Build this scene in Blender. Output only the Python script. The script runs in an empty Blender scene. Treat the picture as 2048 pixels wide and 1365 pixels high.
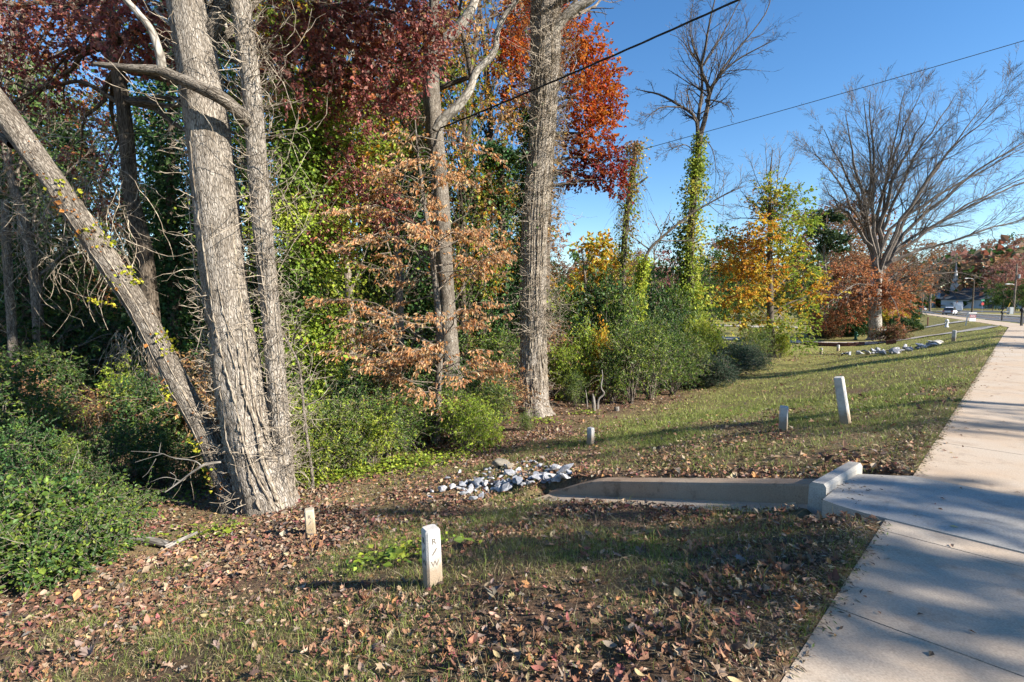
import bpy, bmesh, math
import numpy as np
from mathutils import Vector, Matrix, noise as mnoise

# ------------------------------------------------------------------ camera, sky, sun, exposure
scene = bpy.context.scene
col = scene.collection
F = 1024.0                                   # focal length in photo pixels (2048 wide)
PITCH = math.atan(82.0 / F)
CAM = np.array([0.0, 0.0, 1.6])
cam_data = bpy.data.cameras.new('camera')
cam_data.lens = 18.0; cam_data.sensor_width = 36.0
cam_data.clip_start = 0.05; cam_data.clip_end = 3000.0
cam = bpy.data.objects.new('camera', cam_data); col.objects.link(cam)
cam.location = CAM; cam.rotation_euler = (math.pi / 2 - PITCH, 0, 0)
scene.camera = cam

SUN_EL = math.radians(30.0)
SUN_AZ = math.radians(116.0)                 # clockwise from +Y
TO_SUN = np.array([math.sin(SUN_AZ) * math.cos(SUN_EL), math.cos(SUN_AZ) * math.cos(SUN_EL), math.sin(SUN_EL)])
world = bpy.data.worlds.new('World'); scene.world = world; world.use_nodes = True
wn = world.node_tree
sky = wn.nodes.new('ShaderNodeTexSky'); sky.sky_type = 'NISHITA'; sky.sun_disc = False
sky.sun_elevation = SUN_EL; sky.sun_rotation = SUN_AZ
sky.altitude = 0.0; sky.air_density = 1.0; sky.dust_density = 0.0; sky.ozone_density = 3.0
bg = wn.nodes['Background']; bg.inputs['Strength'].default_value = 0.084
hsv = wn.nodes.new('ShaderNodeHueSaturation'); hsv.inputs['Saturation'].default_value = 1.22; hsv.inputs['Hue'].default_value = 0.502
wn.links.new(sky.outputs[0], hsv.inputs['Color']); wn.links.new(hsv.outputs[0], bg.inputs[0])
sun_data = bpy.data.lights.new('sun', 'SUN'); sun_data.energy = 5.0
sun_data.angle = math.radians(0.53); sun_data.color = (1.0, 0.93, 0.83)
sun = bpy.data.objects.new('sun', sun_data); col.objects.link(sun)
sun.rotation_euler = Vector(TO_SUN).to_track_quat('Z', 'Y').to_euler()
scene.view_settings.view_transform = 'Standard'; scene.view_settings.look = 'None'
scene.view_settings.exposure = 1.36; scene.view_settings.gamma = 1.0
scene.view_settings.use_curve_mapping = False
scene.cycles.max_bounces = 6; scene.cycles.diffuse_bounces = 3; scene.cycles.glossy_bounces = 2
scene.cycles.transmission_bounces = 3; scene.cycles.caustics_reflective = False
scene.cycles.use_adaptive_sampling = True; scene.cycles.adaptive_threshold = 0.02

# ------------------------------------------------------------------ helpers
R = np.random.default_rng(7)
_tab = np.random.default_rng(99).random((16, 128, 128))

def vnoise(x, y, scale=1.0, seed=0):
    x = np.asarray(x, float) / scale; y = np.asarray(y, float) / scale
    xi = np.floor(x).astype(int); yi = np.floor(y).astype(int)
    fx = x - xi; fy = y - yi
    fx = fx * fx * (3 - 2 * fx); fy = fy * fy * (3 - 2 * fy)
    T = _tab[seed % 16]; a = xi & 127; b = yi & 127; a1 = (xi + 1) & 127; b1 = (yi + 1) & 127
    return (T[a, b] * (1 - fx) + T[a1, b] * fx) * (1 - fy) + (T[a, b1] * (1 - fx) + T[a1, b1] * fx) * fy

def fbm(x, y, scale, seed=0, oct=3):
    s = 0; w = 0
    for i in range(oct):
        s = s + vnoise(x, y, scale / 2 ** i, seed + i) * 0.5 ** i; w += 0.5 ** i
    return s / w

def sstep(a, b, x):
    t = np.clip((np.asarray(x, float) - a) / (b - a), 0, 1)
    return t * t * (3 - 2 * t)

def nrm(v):
    return v / np.maximum(np.linalg.norm(v, axis=-1, keepdims=True), 1e-9)

# path along the left edge of the pavement: a 45 degree straight, then a slight bend to the left
Q = math.sqrt(0.5)
S_B = 44.0; PB = np.array([-0.45 + S_B * Q, 0.45 + S_B * Q])
H2 = math.radians(36.0); T2 = np.array([math.sin(H2), math.cos(H2)]); N2 = np.array([-T2[1], T2[0]])

def ds(x, y):
    """distance left of the pavement edge, distance along it"""
    x = np.asarray(x, float); y = np.asarray(y, float)
    d1 = (-x + y - 0.9) * Q; s1 = (x + y) * Q
    d2 = (x - PB[0]) * N2[0] + (y - PB[1]) * N2[1]; s2 = S_B + (x - PB[0]) * T2[0] + (y - PB[1]) * T2[1]
    k = 0.6
    h = np.clip(0.5 + 0.5 * (d2 - d1) / k, 0, 1)
    d = d2 * (1 - h) + d1 * h - k * h * (1 - h)
    return d, np.where(d1 < d2, s1, s2)

def pt(s, d):
    """plan position of path coordinates"""
    s = np.asarray(s, float); d = np.asarray(d, float) + 0 * s
    a = np.stack([-0.45 + s * Q - d * Q, 0.45 + s * Q + d * Q], -1)
    b = PB + (s - S_B)[..., None] * T2 + d[..., None] * N2
    w = sstep(-1.5, 1.5, s - S_B)[..., None]
    return a * (1 - w) + b * w

def elev(s):
    s = np.asarray(s, float)
    return -0.0135 * np.logaddexp(0, (np.minimum(s, 190) - 42) / 6) * 6

def height(x, y, bumps=True):
    d, s = ds(x, y)
    A = 1.85 - 0.75 * sstep(46, 66, s)
    k = 0.22
    dd = np.maximum(d - 0.12, 0)
    a = 0.255 * dd
    f = -(-k * np.logaddexp(-a / k, -A / k) + k * np.log1p(np.exp(-A / k)))
    z = elev(s) + np.where(d > 0, f, 0.0)
    z = z - 0.05 * sstep(0.03, -0.12, d) * sstep(-2.1, -1.95, d) - 0.02 * sstep(-1.95, -2.1, d) - 0.30 * sstep(-2.62, -2.72, d) * sstep(-10.1, -10.0, d)
    z = z - 0.05 * sstep(-11.4, -11.5, d) * sstep(-13.1, -13.0, d)
    # the dip the flume lies in, and the cut for the flume itself
    z = z - 0.12 * sstep(5.32, 5.02, s) * sstep(2.6, 4.6, s) * sstep(0.3, 1.0, d) * sstep(6.5, 4.2, d)
    z = z - 0.22 * sstep(4.86, 4.98, s) * sstep(5.52, 5.42, s) * sstep(0.25, 0.40, d) * sstep(4.25, 4.0, d)
    z = z - 0.10 * sstep(4.4, 4.5, s) * sstep(5.9, 5.8, s) * sstep(0.62, 0.5, d) * sstep(-0.1, 0.0, d)
    far = sstep(14, 40, d)
    z = z + far * (fbm(x, y, 14, 3) - 0.5) * 1.6
    if bumps:
        w = sstep(0.05, 0.6, d)
        z = z + w * ((fbm(x, y, 0.9, 1, 3) - 0.5) * 0.10 + (vnoise(x, y, 3.5, 5) - 0.5) * 0.12)
    return z

def hz(x, y):
    return float(height(np.array([x]), np.array([y]))[0])

_cp, _sp = math.cos(PITCH), math.sin(PITCH)
def ray(px, py):
    u = (px - 1024.0) / F; v = (682.5 - py) / F
    return np.array([u, _cp + v * _sp, -_sp + v * _cp])

def P(px, py, Y):
    """the point at distance Y ahead of the viewer seen at a photo position"""
    r = ray(px, py)
    return CAM + r * (Y / r[1])

def PL(*a):
    return np.array([P(*q) for q in a])

def G(px, py):
    """the ground point seen at a photo position"""
    r = ray(px, py); t = np.geomspace(1.0, 500, 1500)
    q = CAM[None] + r[None] * t[:, None]
    below = q[:, 2] < height(q[:, 0], q[:, 1])
    i = int(np.argmax(below)) if below.any() else len(t) - 1
    p = q[i].copy(); p[2] = hz(p[0], p[1])
    return p

class MB:
    """collects faces; build() links them as one mesh object"""
    def __init__(self):
        self.v = []; self.f = []; self.c = []; self.b = []; self.n = 0; self.hasb = False
    def add(self, v, f, c=None, b=None):
        v = np.asarray(v, float).reshape(-1, 3)
        if len(v) == 0: return
        self.v.append(v)
        fs = f if isinstance(f, list) and len(f) and isinstance(f[0], np.ndarray) else [np.asarray(f)]
        for i, g in enumerate(fs):
            if len(g) == 0: continue
            self.f.append(g + self.n)
            cc = c[i] if isinstance(c, list) else c
            if cc is None: cc = np.full((len(g), 3), 0.5)
            cc = np.asarray(cc, float)
            if cc.ndim == 1: cc = np.tile(cc, (len(g), 1))
            self.c.append(cc)
        if b is None: b = v
        self.b.append(b); self.n += len(v)
    def poly(self, pts, c=None):
        self.add(pts, np.arange(len(pts))[None], c)
    def box(self, c, s, rz=0.0, col_=None, taper=1.0):
        c = np.asarray(c, float); h = np.asarray(s, float) / 2
        v = np.array([[x, y, z] for z in (-1, 1) for y in (-1, 1) for x in (-1, 1)], float) * h
        v[4:, :2] *= taper
        ca, sa = math.cos(rz), math.sin(rz)
        v = np.stack([v[:, 0] * ca - v[:, 1] * sa, v[:, 0] * sa + v[:, 1] * ca, v[:, 2]], -1) + c
        self.add(v, np.array([[0, 2, 3, 1], [4, 5, 7, 6], [0, 1, 5, 4], [1, 3, 7, 5], [3, 2, 6, 7], [2, 0, 4, 6]]), col_)
    def prism(self, pts2, z0, z1, col_=None):
        """plan polygon (counter-clockwise) extruded"""
        p = np.asarray(pts2, float); n = len(p)
        z0 = np.broadcast_to(z0, n); z1 = np.broadcast_to(z1, n)
        v = np.vstack([np.c_[p, z0], np.c_[p, z1]])
        i = np.arange(n); j = (i + 1) % n
        self.add(v, [np.stack([i, j, j + n, i + n], -1), (np.arange(n) + n)[None], np.arange(n)[::-1][None]],
                 None if col_ is None else [np.tile(col_, (n, 1)), np.tile(col_, (1, 1)), np.tile(col_, (1, 1))])
    def mesh(self, name, mat, loc=(0, 0, 0), smooth=False):
        me = bpy.data.meshes.new(name)
        v = np.vstack(self.v) - np.asarray(loc, float)
        me.vertices.add(len(v)); me.vertices.foreach_set('co', v.astype(np.float32).ravel())
        tot = np.concatenate([np.full(len(g), g.shape[1]) for g in self.f])
        li = np.concatenate([g.ravel() for g in self.f]).astype(np.int32)
        me.loops.add(len(li)); me.loops.foreach_set('vertex_index', li)
        me.polygons.add(len(tot))
        st = np.concatenate([[0], np.cumsum(tot)[:-1]]).astype(np.int32)
        me.polygons.foreach_set('loop_start', st)
        a = me.attributes.new('tint', 'FLOAT_VECTOR', 'FACE')
        a.data.foreach_set('vector', np.vstack(self.c).astype(np.float32).ravel())
        a = me.attributes.new('bark', 'FLOAT_VECTOR', 'POINT')
        a.data.foreach_set('vector', np.vstack(self.b).astype(np.float32).ravel())
        me.polygons.foreach_set('use_smooth', np.full(len(tot), bool(smooth)))
        for m in (mat if isinstance(mat, (list, tuple)) else [mat]): me.materials.append(m)
        me.update(calc_edges=True)
        return me
    def build(self, name, mat, parent=None, smooth=False, kind=None):
        if self.n == 0: return None
        loc = (0, 0, 0)
        if parent is not None:
            loc = np.array(parent.location)
            if parent.parent is not None: loc = loc + np.array(parent.parent.location)
        o = bpy.data.objects.new(name, self.mesh(name, mat, loc, smooth)); col.objects.link(o)
        if parent is not None: o.parent = parent
        if kind: o['kind'] = kind
        return o
    def single(self, name, mat, loc, label, cat, group=None, smooth=False):
        """a thing that is one mesh, its origin at its base"""
        o = bpy.data.objects.new(name, self.mesh(name, mat, loc, smooth)); col.objects.link(o)
        o.location = loc; o['label'] = label; o['category'] = cat
        if group: o['group'] = group
        return o

def thing(name, label, cat, loc=(0, 0, 0), group=None):
    o = bpy.data.objects.new(name, None); col.objects.link(o)
    o.location = loc; o.empty_display_size = 0.2
    o['label'] = label; o['category'] = cat
    if group: o['group'] = group
    return o

def dup(root, loc, rotz=0.0, scale=1.0, label=None, group=None):
    r = root.copy(); col.objects.link(r)
    r.location = loc; r.rotation_euler = (0, 0, rotz)
    r.scale = scale if hasattr(scale, '__len__') else (scale,) * 3
    if label: r['label'] = label
    if group: r['group'] = group
    for ch in list(root.children):
        c = ch.copy(); col.objects.link(c); c.parent = r
        for g in list(ch.children):
            e = g.copy(); col.objects.link(e); e.parent = c
    return r

def tubes(pts, rad, n=4, cap=False):
    """(N,k,3) centre lines and (N,k) radii -> verts, quads, bark coordinates"""
    pts = np.asarray(pts, float); rad = np.asarray(rad, float)
    if pts.ndim == 2: pts = pts[None]; rad = rad[None]
    N, k, _ = pts.shape
    t = np.empty_like(pts); t[:, 1:-1] = pts[:, 2:] - pts[:, :-2]; t[:, 0] = pts[:, 1] - pts[:, 0]; t[:, -1] = pts[:, -1] - pts[:, -2]
    t = nrm(t); mean = nrm(pts[:, -1] - pts[:, 0])
    ref = np.where(np.abs(mean[:, 2:3]) > 0.75, np.array([[0.9, 0.1, 0.0]]), np.array([[0.05, 0.1, 1.0]]))[:, None, :]
    a = nrm(np.cross(t, np.broadcast_to(ref, t.shape))); b = np.cross(t, a)
    th = np.arange(n) * 2 * math.pi / n; c, s = np.cos(th), np.sin(th)
    ring = pts[:, :, None] + rad[:, :, None, None] * (c[None, None, :, None] * a[:, :, None] + s[None, None, :, None] * b[:, :, None])
    L = np.concatenate([np.zeros((N, 1)), np.cumsum(np.linalg.norm(np.diff(pts, axis=1), axis=2), 1)], 1)
    off = np.arange(N)[:, None, None] * 1.37
    r0 = np.broadcast_to(rad.max(1)[:, None, None], (N, k, n))
    bk = np.stack([c * r0 + off, s * r0 + 0 * off, np.broadcast_to(L[:, :, None], (N, k, n)) + off], -1)
    base = (np.arange(N) * k * n)[:, None, None]; i = (np.arange(k - 1) * n)[None, :, None]; j = np.arange(n)[None, None]
    j2 = (j + 1) % n
    q = np.stack(np.broadcast_arrays(base + i + j, base + i + j2, base + i + n + j2, base + i + n + j), -1).reshape(-1, 4)
    return ring.reshape(-1, 3), q, bk.reshape(-1, 3)

def smooth_line(p, n):
    """resample a control polyline as a Catmull-Rom curve with n points (any dimension)"""
    p = np.asarray(p, float)
    q = np.vstack([2 * p[0] - p[1], p, 2 * p[-1] - p[-2]])
    m = len(p) - 1; u = np.linspace(0, m - 1e-6, n); i = u.astype(int); f = (u - i)[:, None]
    a, b, c, d = q[i], q[i + 1], q[i + 2], q[i + 3]
    return 0.5 * (2 * b + (c - a) * f + (2 * a - 5 * b + 4 * c - d) * f ** 2 + (3 * b - a - 3 * c + d) * f ** 3)

# ------------------------------------------------------------------ materials
def new_mat(name):
    m = bpy.data.materials.new(name); m.use_nodes = True
    nt = m.node_tree
    for n in list(nt.nodes): nt.nodes.remove(n)
    out = nt.nodes.new('ShaderNodeOutputMaterial')
    return m, nt, out

def nd(nt, typ, **kw):
    n = nt.nodes.new(typ)
    for k, v in kw.items():
        if k in n.inputs: n.inputs[k].default_value = v
        else: setattr(n, k, v)
    return n

def ramp(nt, fac, stops):
    r = nt.nodes.new('ShaderNodeValToRGB'); e = r.color_ramp.elements
    e[0].position, e[0].color = stops[0][0], (*stops[0][1], 1)
    e[1].position, e[1].color = stops[-1][0], (*stops[-1][1], 1)
    for p, c in stops[1:-1]:
        x = e.new(p); x.color = (*c, 1)
    nt.links.new(fac, r.inputs[0]); return r.outputs[0]

def mixc(nt, fac, a, b, mode='MIX'):
    m = nt.nodes.new('ShaderNodeMix'); m.data_type = 'RGBA'; m.blend_type = mode
    for sock, val in ((m.inputs[0], fac), (m.inputs[6], a), (m.inputs[7], b)):
        if isinstance(val, (int, float)): sock.default_value = val
        elif isinstance(val, tuple): sock.default_value = (*val, 1)
        else: nt.links.new(val, sock)
    return m.outputs[2]

def leaf_mat(name, trans=0.42, rough=0.6, spec=0.18):
    m, nt, out = new_mat(name)
    at = nd(nt, 'ShaderNodeAttribute', attribute_name='tint')
    geo = nt.nodes.new('ShaderNodeNewGeometry')
    tc = nt.nodes.new('ShaderNodeTexCoord')
    no = nd(nt, 'ShaderNodeTexNoise', Scale=22.0, Detail=3.0); nt.links.new(tc.outputs['Object'], no.inputs['Vector'])
    f = ramp(nt, no.outputs[0], [(0.25, (0.72, 0.72, 0.72)), (0.75, (1.25, 1.25, 1.25))])
    c = mixc(nt, 1.0, at.outputs['Color'], f, 'MULTIPLY')
    oi = nt.nodes.new('ShaderNodeObjectInfo')
    hs = nd(nt, 'ShaderNodeHueSaturation')
    mr = nd(nt, 'ShaderNodeMapRange'); mr.inputs[3].default_value = 0.488; mr.inputs[4].default_value = 0.512
    nt.links.new(oi.outputs['Random'], mr.inputs[0]); nt.links.new(mr.outputs[0], hs.inputs['Hue'])
    nt.links.new(c, hs.inputs['Color']); c = hs.outputs[0]
    b = nd(nt, 'ShaderNodeBsdfPrincipled', Roughness=rough); b.inputs['Specular IOR Level'].default_value = spec
    nt.links.new(c, b.inputs['Base Color'])
    if trans > 0:
        t = nt.nodes.new('ShaderNodeBsdfTranslucent'); nt.links.new(c, t.inputs['Color'])
        mx = nt.nodes.new('ShaderNodeMixShader'); mx.inputs[0].default_value = trans
        nt.links.new(b.outputs[0], mx.inputs[1]); nt.links.new(t.outputs[0], mx.inputs[2])
        nt.links.new(mx.outputs[0], out.inputs[0])
    else: nt.links.new(b.outputs[0], out.inputs[0])
    return m

def bark_mat(name, dark, mid, light, fur=26.0, stretch=0.16, bump=0.6, lichen=None, lich_amt=0.62, plate=0.0):
    m, nt, out = new_mat(name)
    at = nd(nt, 'ShaderNodeAttribute', attribute_name='bark')
    mp = nt.nodes.new('ShaderNodeMapping'); mp.inputs['Scale'].default_value = (1, 1, stretch)
    nt.links.new(at.outputs['Vector'], mp.inputs[0])
    n1 = nd(nt, 'ShaderNodeTexNoise', Scale=fur, Detail=6.0, Roughness=0.62, Distortion=0.5); nt.links.new(mp.outputs[0], n1.inputs['Vector'])
    n2 = nd(nt, 'ShaderNodeTexVoronoi', Scale=fur * 0.9, feature='DISTANCE_TO_EDGE'); nt.links.new(mp.outputs[0], n2.inputs['Vector'])
    n3 = nd(nt, 'ShaderNodeTexNoise', Scale=2.4, Detail=4.0); nt.links.new(at.outputs['Vector'], n3.inputs['Vector'])
    c = ramp(nt, n1.outputs[0], [(0.30, dark), (0.48, mid), (0.68, light)])
    if plate > 0:
        mq = nt.nodes.new('ShaderNodeMapping'); mq.inputs['Scale'].default_value = (1, 1, 0.34); nt.links.new(at.outputs['Vector'], mq.inputs[0])
        wq = nd(nt, 'ShaderNodeTexNoise', Scale=7.0, Detail=3.0); nt.links.new(mq.outputs[0], wq.inputs['Vector'])
        mw = mixc(nt, 0.12, mq.outputs[0], wq.outputs['Color'], 'ADD')
        n2 = nd(nt, 'ShaderNodeTexVoronoi', Scale=plate, feature='DISTANCE_TO_EDGE'); nt.links.new(mw, n2.inputs['Vector'])
        ti = nd(nt, 'ShaderNodeTexVoronoi', Scale=plate); nt.links.new(mw, ti.inputs['Vector'])
        tv = ramp(nt, ti.outputs['Color'], [(0.0, (0.72, 0.70, 0.68)), (1.0, (1.18, 1.18, 1.18))]); c = mixc(nt, 0.8, c, tv, 'MULTIPLY')
    cr = ramp(nt, n2.outputs['Distance'], [(0.0, (0.22, 0.20, 0.18)), (0.15, (1, 1, 1))])
    c = mixc(nt, 0.8, c, cr, 'MULTIPLY')
    big = ramp(nt, n3.outputs[0], [(0.3, (0.62, 0.60, 0.57)), (0.7, (1.22, 1.22, 1.22))])
    c = mixc(nt, 0.9, c, big, 'MULTIPLY')
    if lichen:
        n4 = nd(nt, 'ShaderNodeTexNoise', Scale=5.0, Detail=5.0, Roughness=0.7); nt.links.new(at.outputs['Vector'], n4.inputs['Vector'])
        k = ramp(nt, n4.outputs[0], [(lich_amt, (0, 0, 0)), (lich_amt + 0.06, (1, 1, 1))])
        c = mixc(nt, k, c, lichen)
    b = nd(nt, 'ShaderNodeBsdfPrincipled', Roughness=0.92); b.inputs['Specular IOR Level'].default_value = 0.15
    nt.links.new(c, b.inputs['Base Color'])
    ad = nd(nt, 'ShaderNodeMath', operation='MULTIPLY'); nt.links.new(n1.outputs[0], ad.inputs[0]); nt.links.new(cr, ad.inputs[1])
    bp = nd(nt, 'ShaderNodeBump', Strength=bump, Distance=0.03); nt.links.new(ad.outputs[0], bp.inputs['Height'])
    nt.links.new(bp.outputs[0], b.inputs['Normal']); nt.links.new(b.outputs[0], out.inputs[0])
    return m

def plain_mat(name, c, rough=0.6, spec=0.4, var=0.12, scale=8.0, metal=0.0, bump=0.0):
    m, nt, out = new_mat(name)
    tc = nt.nodes.new('ShaderNodeTexCoord')
    no = nd(nt, 'ShaderNodeTexNoise', Scale=scale, Detail=5.0, Roughness=0.6); nt.links.new(tc.outputs['Object'], no.inputs['Vector'])
    lo = tuple(x * (1 - var) for x in c); hi = tuple(min(1, x * (1 + var)) for x in c)
    cc = ramp(nt, no.outputs[0], [(0.3, lo), (0.7, hi)])
    b = nd(nt, 'ShaderNodeBsdfPrincipled', Roughness=rough, Metallic=metal); b.inputs['Specular IOR Level'].default_value = spec
    nt.links.new(cc, b.inputs['Base Color'])
    if bump:
        bp = nd(nt, 'ShaderNodeBump', Strength=bump, Distance=0.01); nt.links.new(no.outputs[0], bp.inputs['Height']); nt.links.new(bp.outputs[0], b.inputs['Normal'])
    nt.links.new(b.outputs[0], out.inputs[0])
    return m

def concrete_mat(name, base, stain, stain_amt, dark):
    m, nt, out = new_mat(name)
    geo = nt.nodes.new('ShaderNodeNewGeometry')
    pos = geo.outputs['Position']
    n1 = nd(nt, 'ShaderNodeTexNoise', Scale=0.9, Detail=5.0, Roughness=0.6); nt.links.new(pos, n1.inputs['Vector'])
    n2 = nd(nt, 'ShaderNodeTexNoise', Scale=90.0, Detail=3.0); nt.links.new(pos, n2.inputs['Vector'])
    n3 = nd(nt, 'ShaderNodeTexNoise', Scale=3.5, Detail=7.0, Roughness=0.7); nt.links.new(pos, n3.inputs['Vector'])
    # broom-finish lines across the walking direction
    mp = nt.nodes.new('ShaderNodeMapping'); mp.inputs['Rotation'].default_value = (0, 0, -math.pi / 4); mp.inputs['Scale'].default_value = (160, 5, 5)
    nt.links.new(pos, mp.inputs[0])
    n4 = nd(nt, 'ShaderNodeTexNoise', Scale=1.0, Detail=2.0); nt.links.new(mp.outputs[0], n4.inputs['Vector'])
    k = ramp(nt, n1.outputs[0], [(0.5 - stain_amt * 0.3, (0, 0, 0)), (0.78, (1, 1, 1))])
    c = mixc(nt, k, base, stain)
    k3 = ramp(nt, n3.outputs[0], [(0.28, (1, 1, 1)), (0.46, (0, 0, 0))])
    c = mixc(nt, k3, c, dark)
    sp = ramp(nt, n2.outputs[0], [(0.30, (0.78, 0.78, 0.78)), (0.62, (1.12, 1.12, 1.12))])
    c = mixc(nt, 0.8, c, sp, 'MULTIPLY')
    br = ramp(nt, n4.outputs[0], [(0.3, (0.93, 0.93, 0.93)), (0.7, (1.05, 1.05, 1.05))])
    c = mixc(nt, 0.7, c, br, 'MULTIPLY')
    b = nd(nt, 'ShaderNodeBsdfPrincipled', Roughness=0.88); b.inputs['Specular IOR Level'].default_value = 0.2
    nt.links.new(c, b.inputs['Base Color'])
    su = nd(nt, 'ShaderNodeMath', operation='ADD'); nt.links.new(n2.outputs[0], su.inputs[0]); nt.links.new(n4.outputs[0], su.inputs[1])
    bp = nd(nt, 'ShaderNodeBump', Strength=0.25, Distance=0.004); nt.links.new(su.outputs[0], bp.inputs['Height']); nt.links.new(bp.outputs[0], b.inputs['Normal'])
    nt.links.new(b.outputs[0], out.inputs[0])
    return m

LEAF = leaf_mat('leaf'); LITTER = leaf_mat('dry_leaf', trans=0.12, rough=0.75, spec=0.2)
GRASS = leaf_mat('grass_blade', trans=0.3, rough=0.6, spec=0.25)
GLOSSY = leaf_mat('glossy_leaf', trans=0.28, rough=0.45, spec=0.22)
BARK_PALE = bark_mat('bark_pale', (0.15, 0.125, 0.10), (0.32, 0.282, 0.235), (0.48, 0.44, 0.385), fur=40, stretch=0.3, bump=0.8, plate=26.0)
BARK_GREY = bark_mat('bark_grey', (0.08, 0.066, 0.053), (0.22, 0.19, 0.155), (0.36, 0.325, 0.275), fur=36, stretch=0.22, bump=0.8, plate=30.0, lichen=(0.55, 0.57, 0.52), lich_amt=0.66)
BARK_DARK = bark_mat('bark_dark', (0.05, 0.04, 0.032), (0.13, 0.105, 0.08), (0.24, 0.20, 0.16), fur=30, stretch=0.16)
BARK_SMOOTH = bark_mat('bark_smooth', (0.26, 0.23, 0.19), (0.38, 0.35, 0.30), (0.52, 0.49, 0.44), fur=9, stretch=0.6, bump=0.2, lichen=(0.16, 0.15, 0.13), lich_amt=0.60)
BARK_TWIG = bark_mat('bark_twig', (0.12, 0.10, 0.08), (0.24, 0.20, 0.16), (0.36, 0.31, 0.25), fur=20, stretch=0.3, bump=0.2)
BARK_VINE = bark_mat('bark_vine', (0.18, 0.14, 0.105), (0.38, 0.32, 0.245), (0.56, 0.49, 0.39), fur=24, stretch=0.25, bump=0.3)
BARK_DRIFT = bark_mat('bark_drift', (0.13, 0.115, 0.10), (0.27, 0.25, 0.22), (0.42, 0.39, 0.35), fur=26, stretch=0.12, bump=0.5)
BARK_BEECH = bark_mat('bark_beech', (0.07, 0.058, 0.05), (0.16, 0.135, 0.115), (0.27, 0.235, 0.20), fur=20, stretch=0.3, bump=0.2)
CONCRETE_TAN = concrete_mat('concrete_tan', (0.42, 0.385, 0.33), (0.41, 0.29, 0.185), 1.2, (0.25, 0.195, 0.145))
CONCRETE_GREY = concrete_mat('concrete_grey', (0.40, 0.375, 0.335), (0.36, 0.32, 0.265), 0.5, (0.26, 0.235, 0.20))
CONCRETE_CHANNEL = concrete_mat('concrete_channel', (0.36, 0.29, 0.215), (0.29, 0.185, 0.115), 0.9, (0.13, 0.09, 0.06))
def post_mat(name, base, stain):
    m, nt, out = new_mat(name)
    tc = nt.nodes.new('ShaderNodeTexCoord'); sx = nt.nodes.new('ShaderNodeSeparateXYZ'); nt.links.new(tc.outputs['Object'], sx.inputs[0])
    n1 = nd(nt, 'ShaderNodeTexNoise', Scale=14.0, Detail=6.0, Roughness=0.7); nt.links.new(tc.outputs['Object'], n1.inputs['Vector'])
    n2 = nd(nt, 'ShaderNodeTexNoise', Scale=110.0, Detail=2.0); nt.links.new(tc.outputs['Object'], n2.inputs['Vector'])
    sp = nd(nt, 'ShaderNodeMath', operation='MULTIPLY_ADD'); nt.links.new(n1.outputs[0], sp.inputs[0]); sp.inputs[1].default_value = -0.30; nt.links.new(sx.outputs[2], sp.inputs[2])
    k = ramp(nt, sp.outputs[0], [(0.0, (0.85, 0.85, 0.85)), (0.12, (0, 0, 0))])
    c = ramp(nt, n1.outputs[0], [(0.28, tuple(v * 0.72 for v in base)), (0.5, base), (0.75, tuple(min(1, v * 1.1) for v in base))])
    c = mixc(nt, k, c, stain)
    pit = ramp(nt, n2.outputs[0], [(0.28, (0.6, 0.6, 0.6)), (0.42, (1, 1, 1))]); c = mixc(nt, 0.7, c, pit, 'MULTIPLY')
    b = nd(nt, 'ShaderNodeBsdfPrincipled', Roughness=0.9); b.inputs['Specular IOR Level'].default_value = 0.15; nt.links.new(c, b.inputs['Base Color'])
    bp = nd(nt, 'ShaderNodeBump', Strength=0.5, Distance=0.004); nt.links.new(n2.outputs[0], bp.inputs['Height']); nt.links.new(bp.outputs[0], b.inputs['Normal'])
    nt.links.new(b.outputs[0], out.inputs[0]); return m
CONCRETE_POST = post_mat('concrete_post', (0.50, 0.48, 0.44), (0.30, 0.22, 0.14))
CONCRETE_POST_TAN = post_mat('concrete_post_tan', (0.44, 0.385, 0.28), (0.30, 0.22, 0.13))
# ------------------------------------------------------------------ ground
def wood_edge(s):
    return 8.6 + 1.6 * sstep(12, 24, s) + 3.0 * sstep(22, 38, s)

def grass_mask(x, y):
    d, s = ds(x, y)
    n = fbm(x, y, 1.3, 2, 3); n2 = fbm(x, y, 0.35, 6, 2)
    g = 0.20 + 0.45 * sstep(4, 11, s) + 0.2 * sstep(9, 16, s)
    g = g + (n - 0.5) * 1.5 + (n2 - 0.5) * 0.7
    e = wood_edge(s)
    g = g * sstep(e - 0.2, e - 2.8 - (1 - sstep(6, 14, s)) * 0.8, d)
    g = g * (0.55 + 0.45 * sstep(0.05, 0.6, d))
    yard = sstep(38, 46, s)
    g = np.maximum(g, yard * (0.75 + (n - 0.5) * 0.8) * sstep(75, 60, d))
    g = np.where(d < -1.9, 0.6 + (n - 0.5), g)
    return np.clip(g, 0, 1)

def ground_tint(x, y):
    g = grass_mask(x, y)[:, None]; n = fbm(x, y, 0.6, 8, 3)[:, None]; m = fbm(x, y, 4.0, 11, 2)[:, None]
    d, s = ds(x, y)
    soil = np.array([[0.12, 0.082, 0.055]]) * (0.7 + 0.7 * n)
    straw = np.array([[0.21, 0.165, 0.09]]) * (0.7 + 0.6 * n)
    green = np.array([[0.11, 0.13, 0.035]]) * (0.7 + 0.6 * m)
    base = soil * (1 - sstep(0.35, 0.8, m)) + straw * sstep(0.35, 0.8, m)
    c = base * (1 - g) + (0.55 * green + 0.45 * straw) * g
    lawn = (sstep(12, 30, s) * sstep(0.2, 0.6, g[:, 0]))[:, None]
    c = c * (1 - lawn) + (0.62 * np.array([[0.20, 0.21, 0.06]]) + 0.38 * straw) * lawn
    return c

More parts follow.
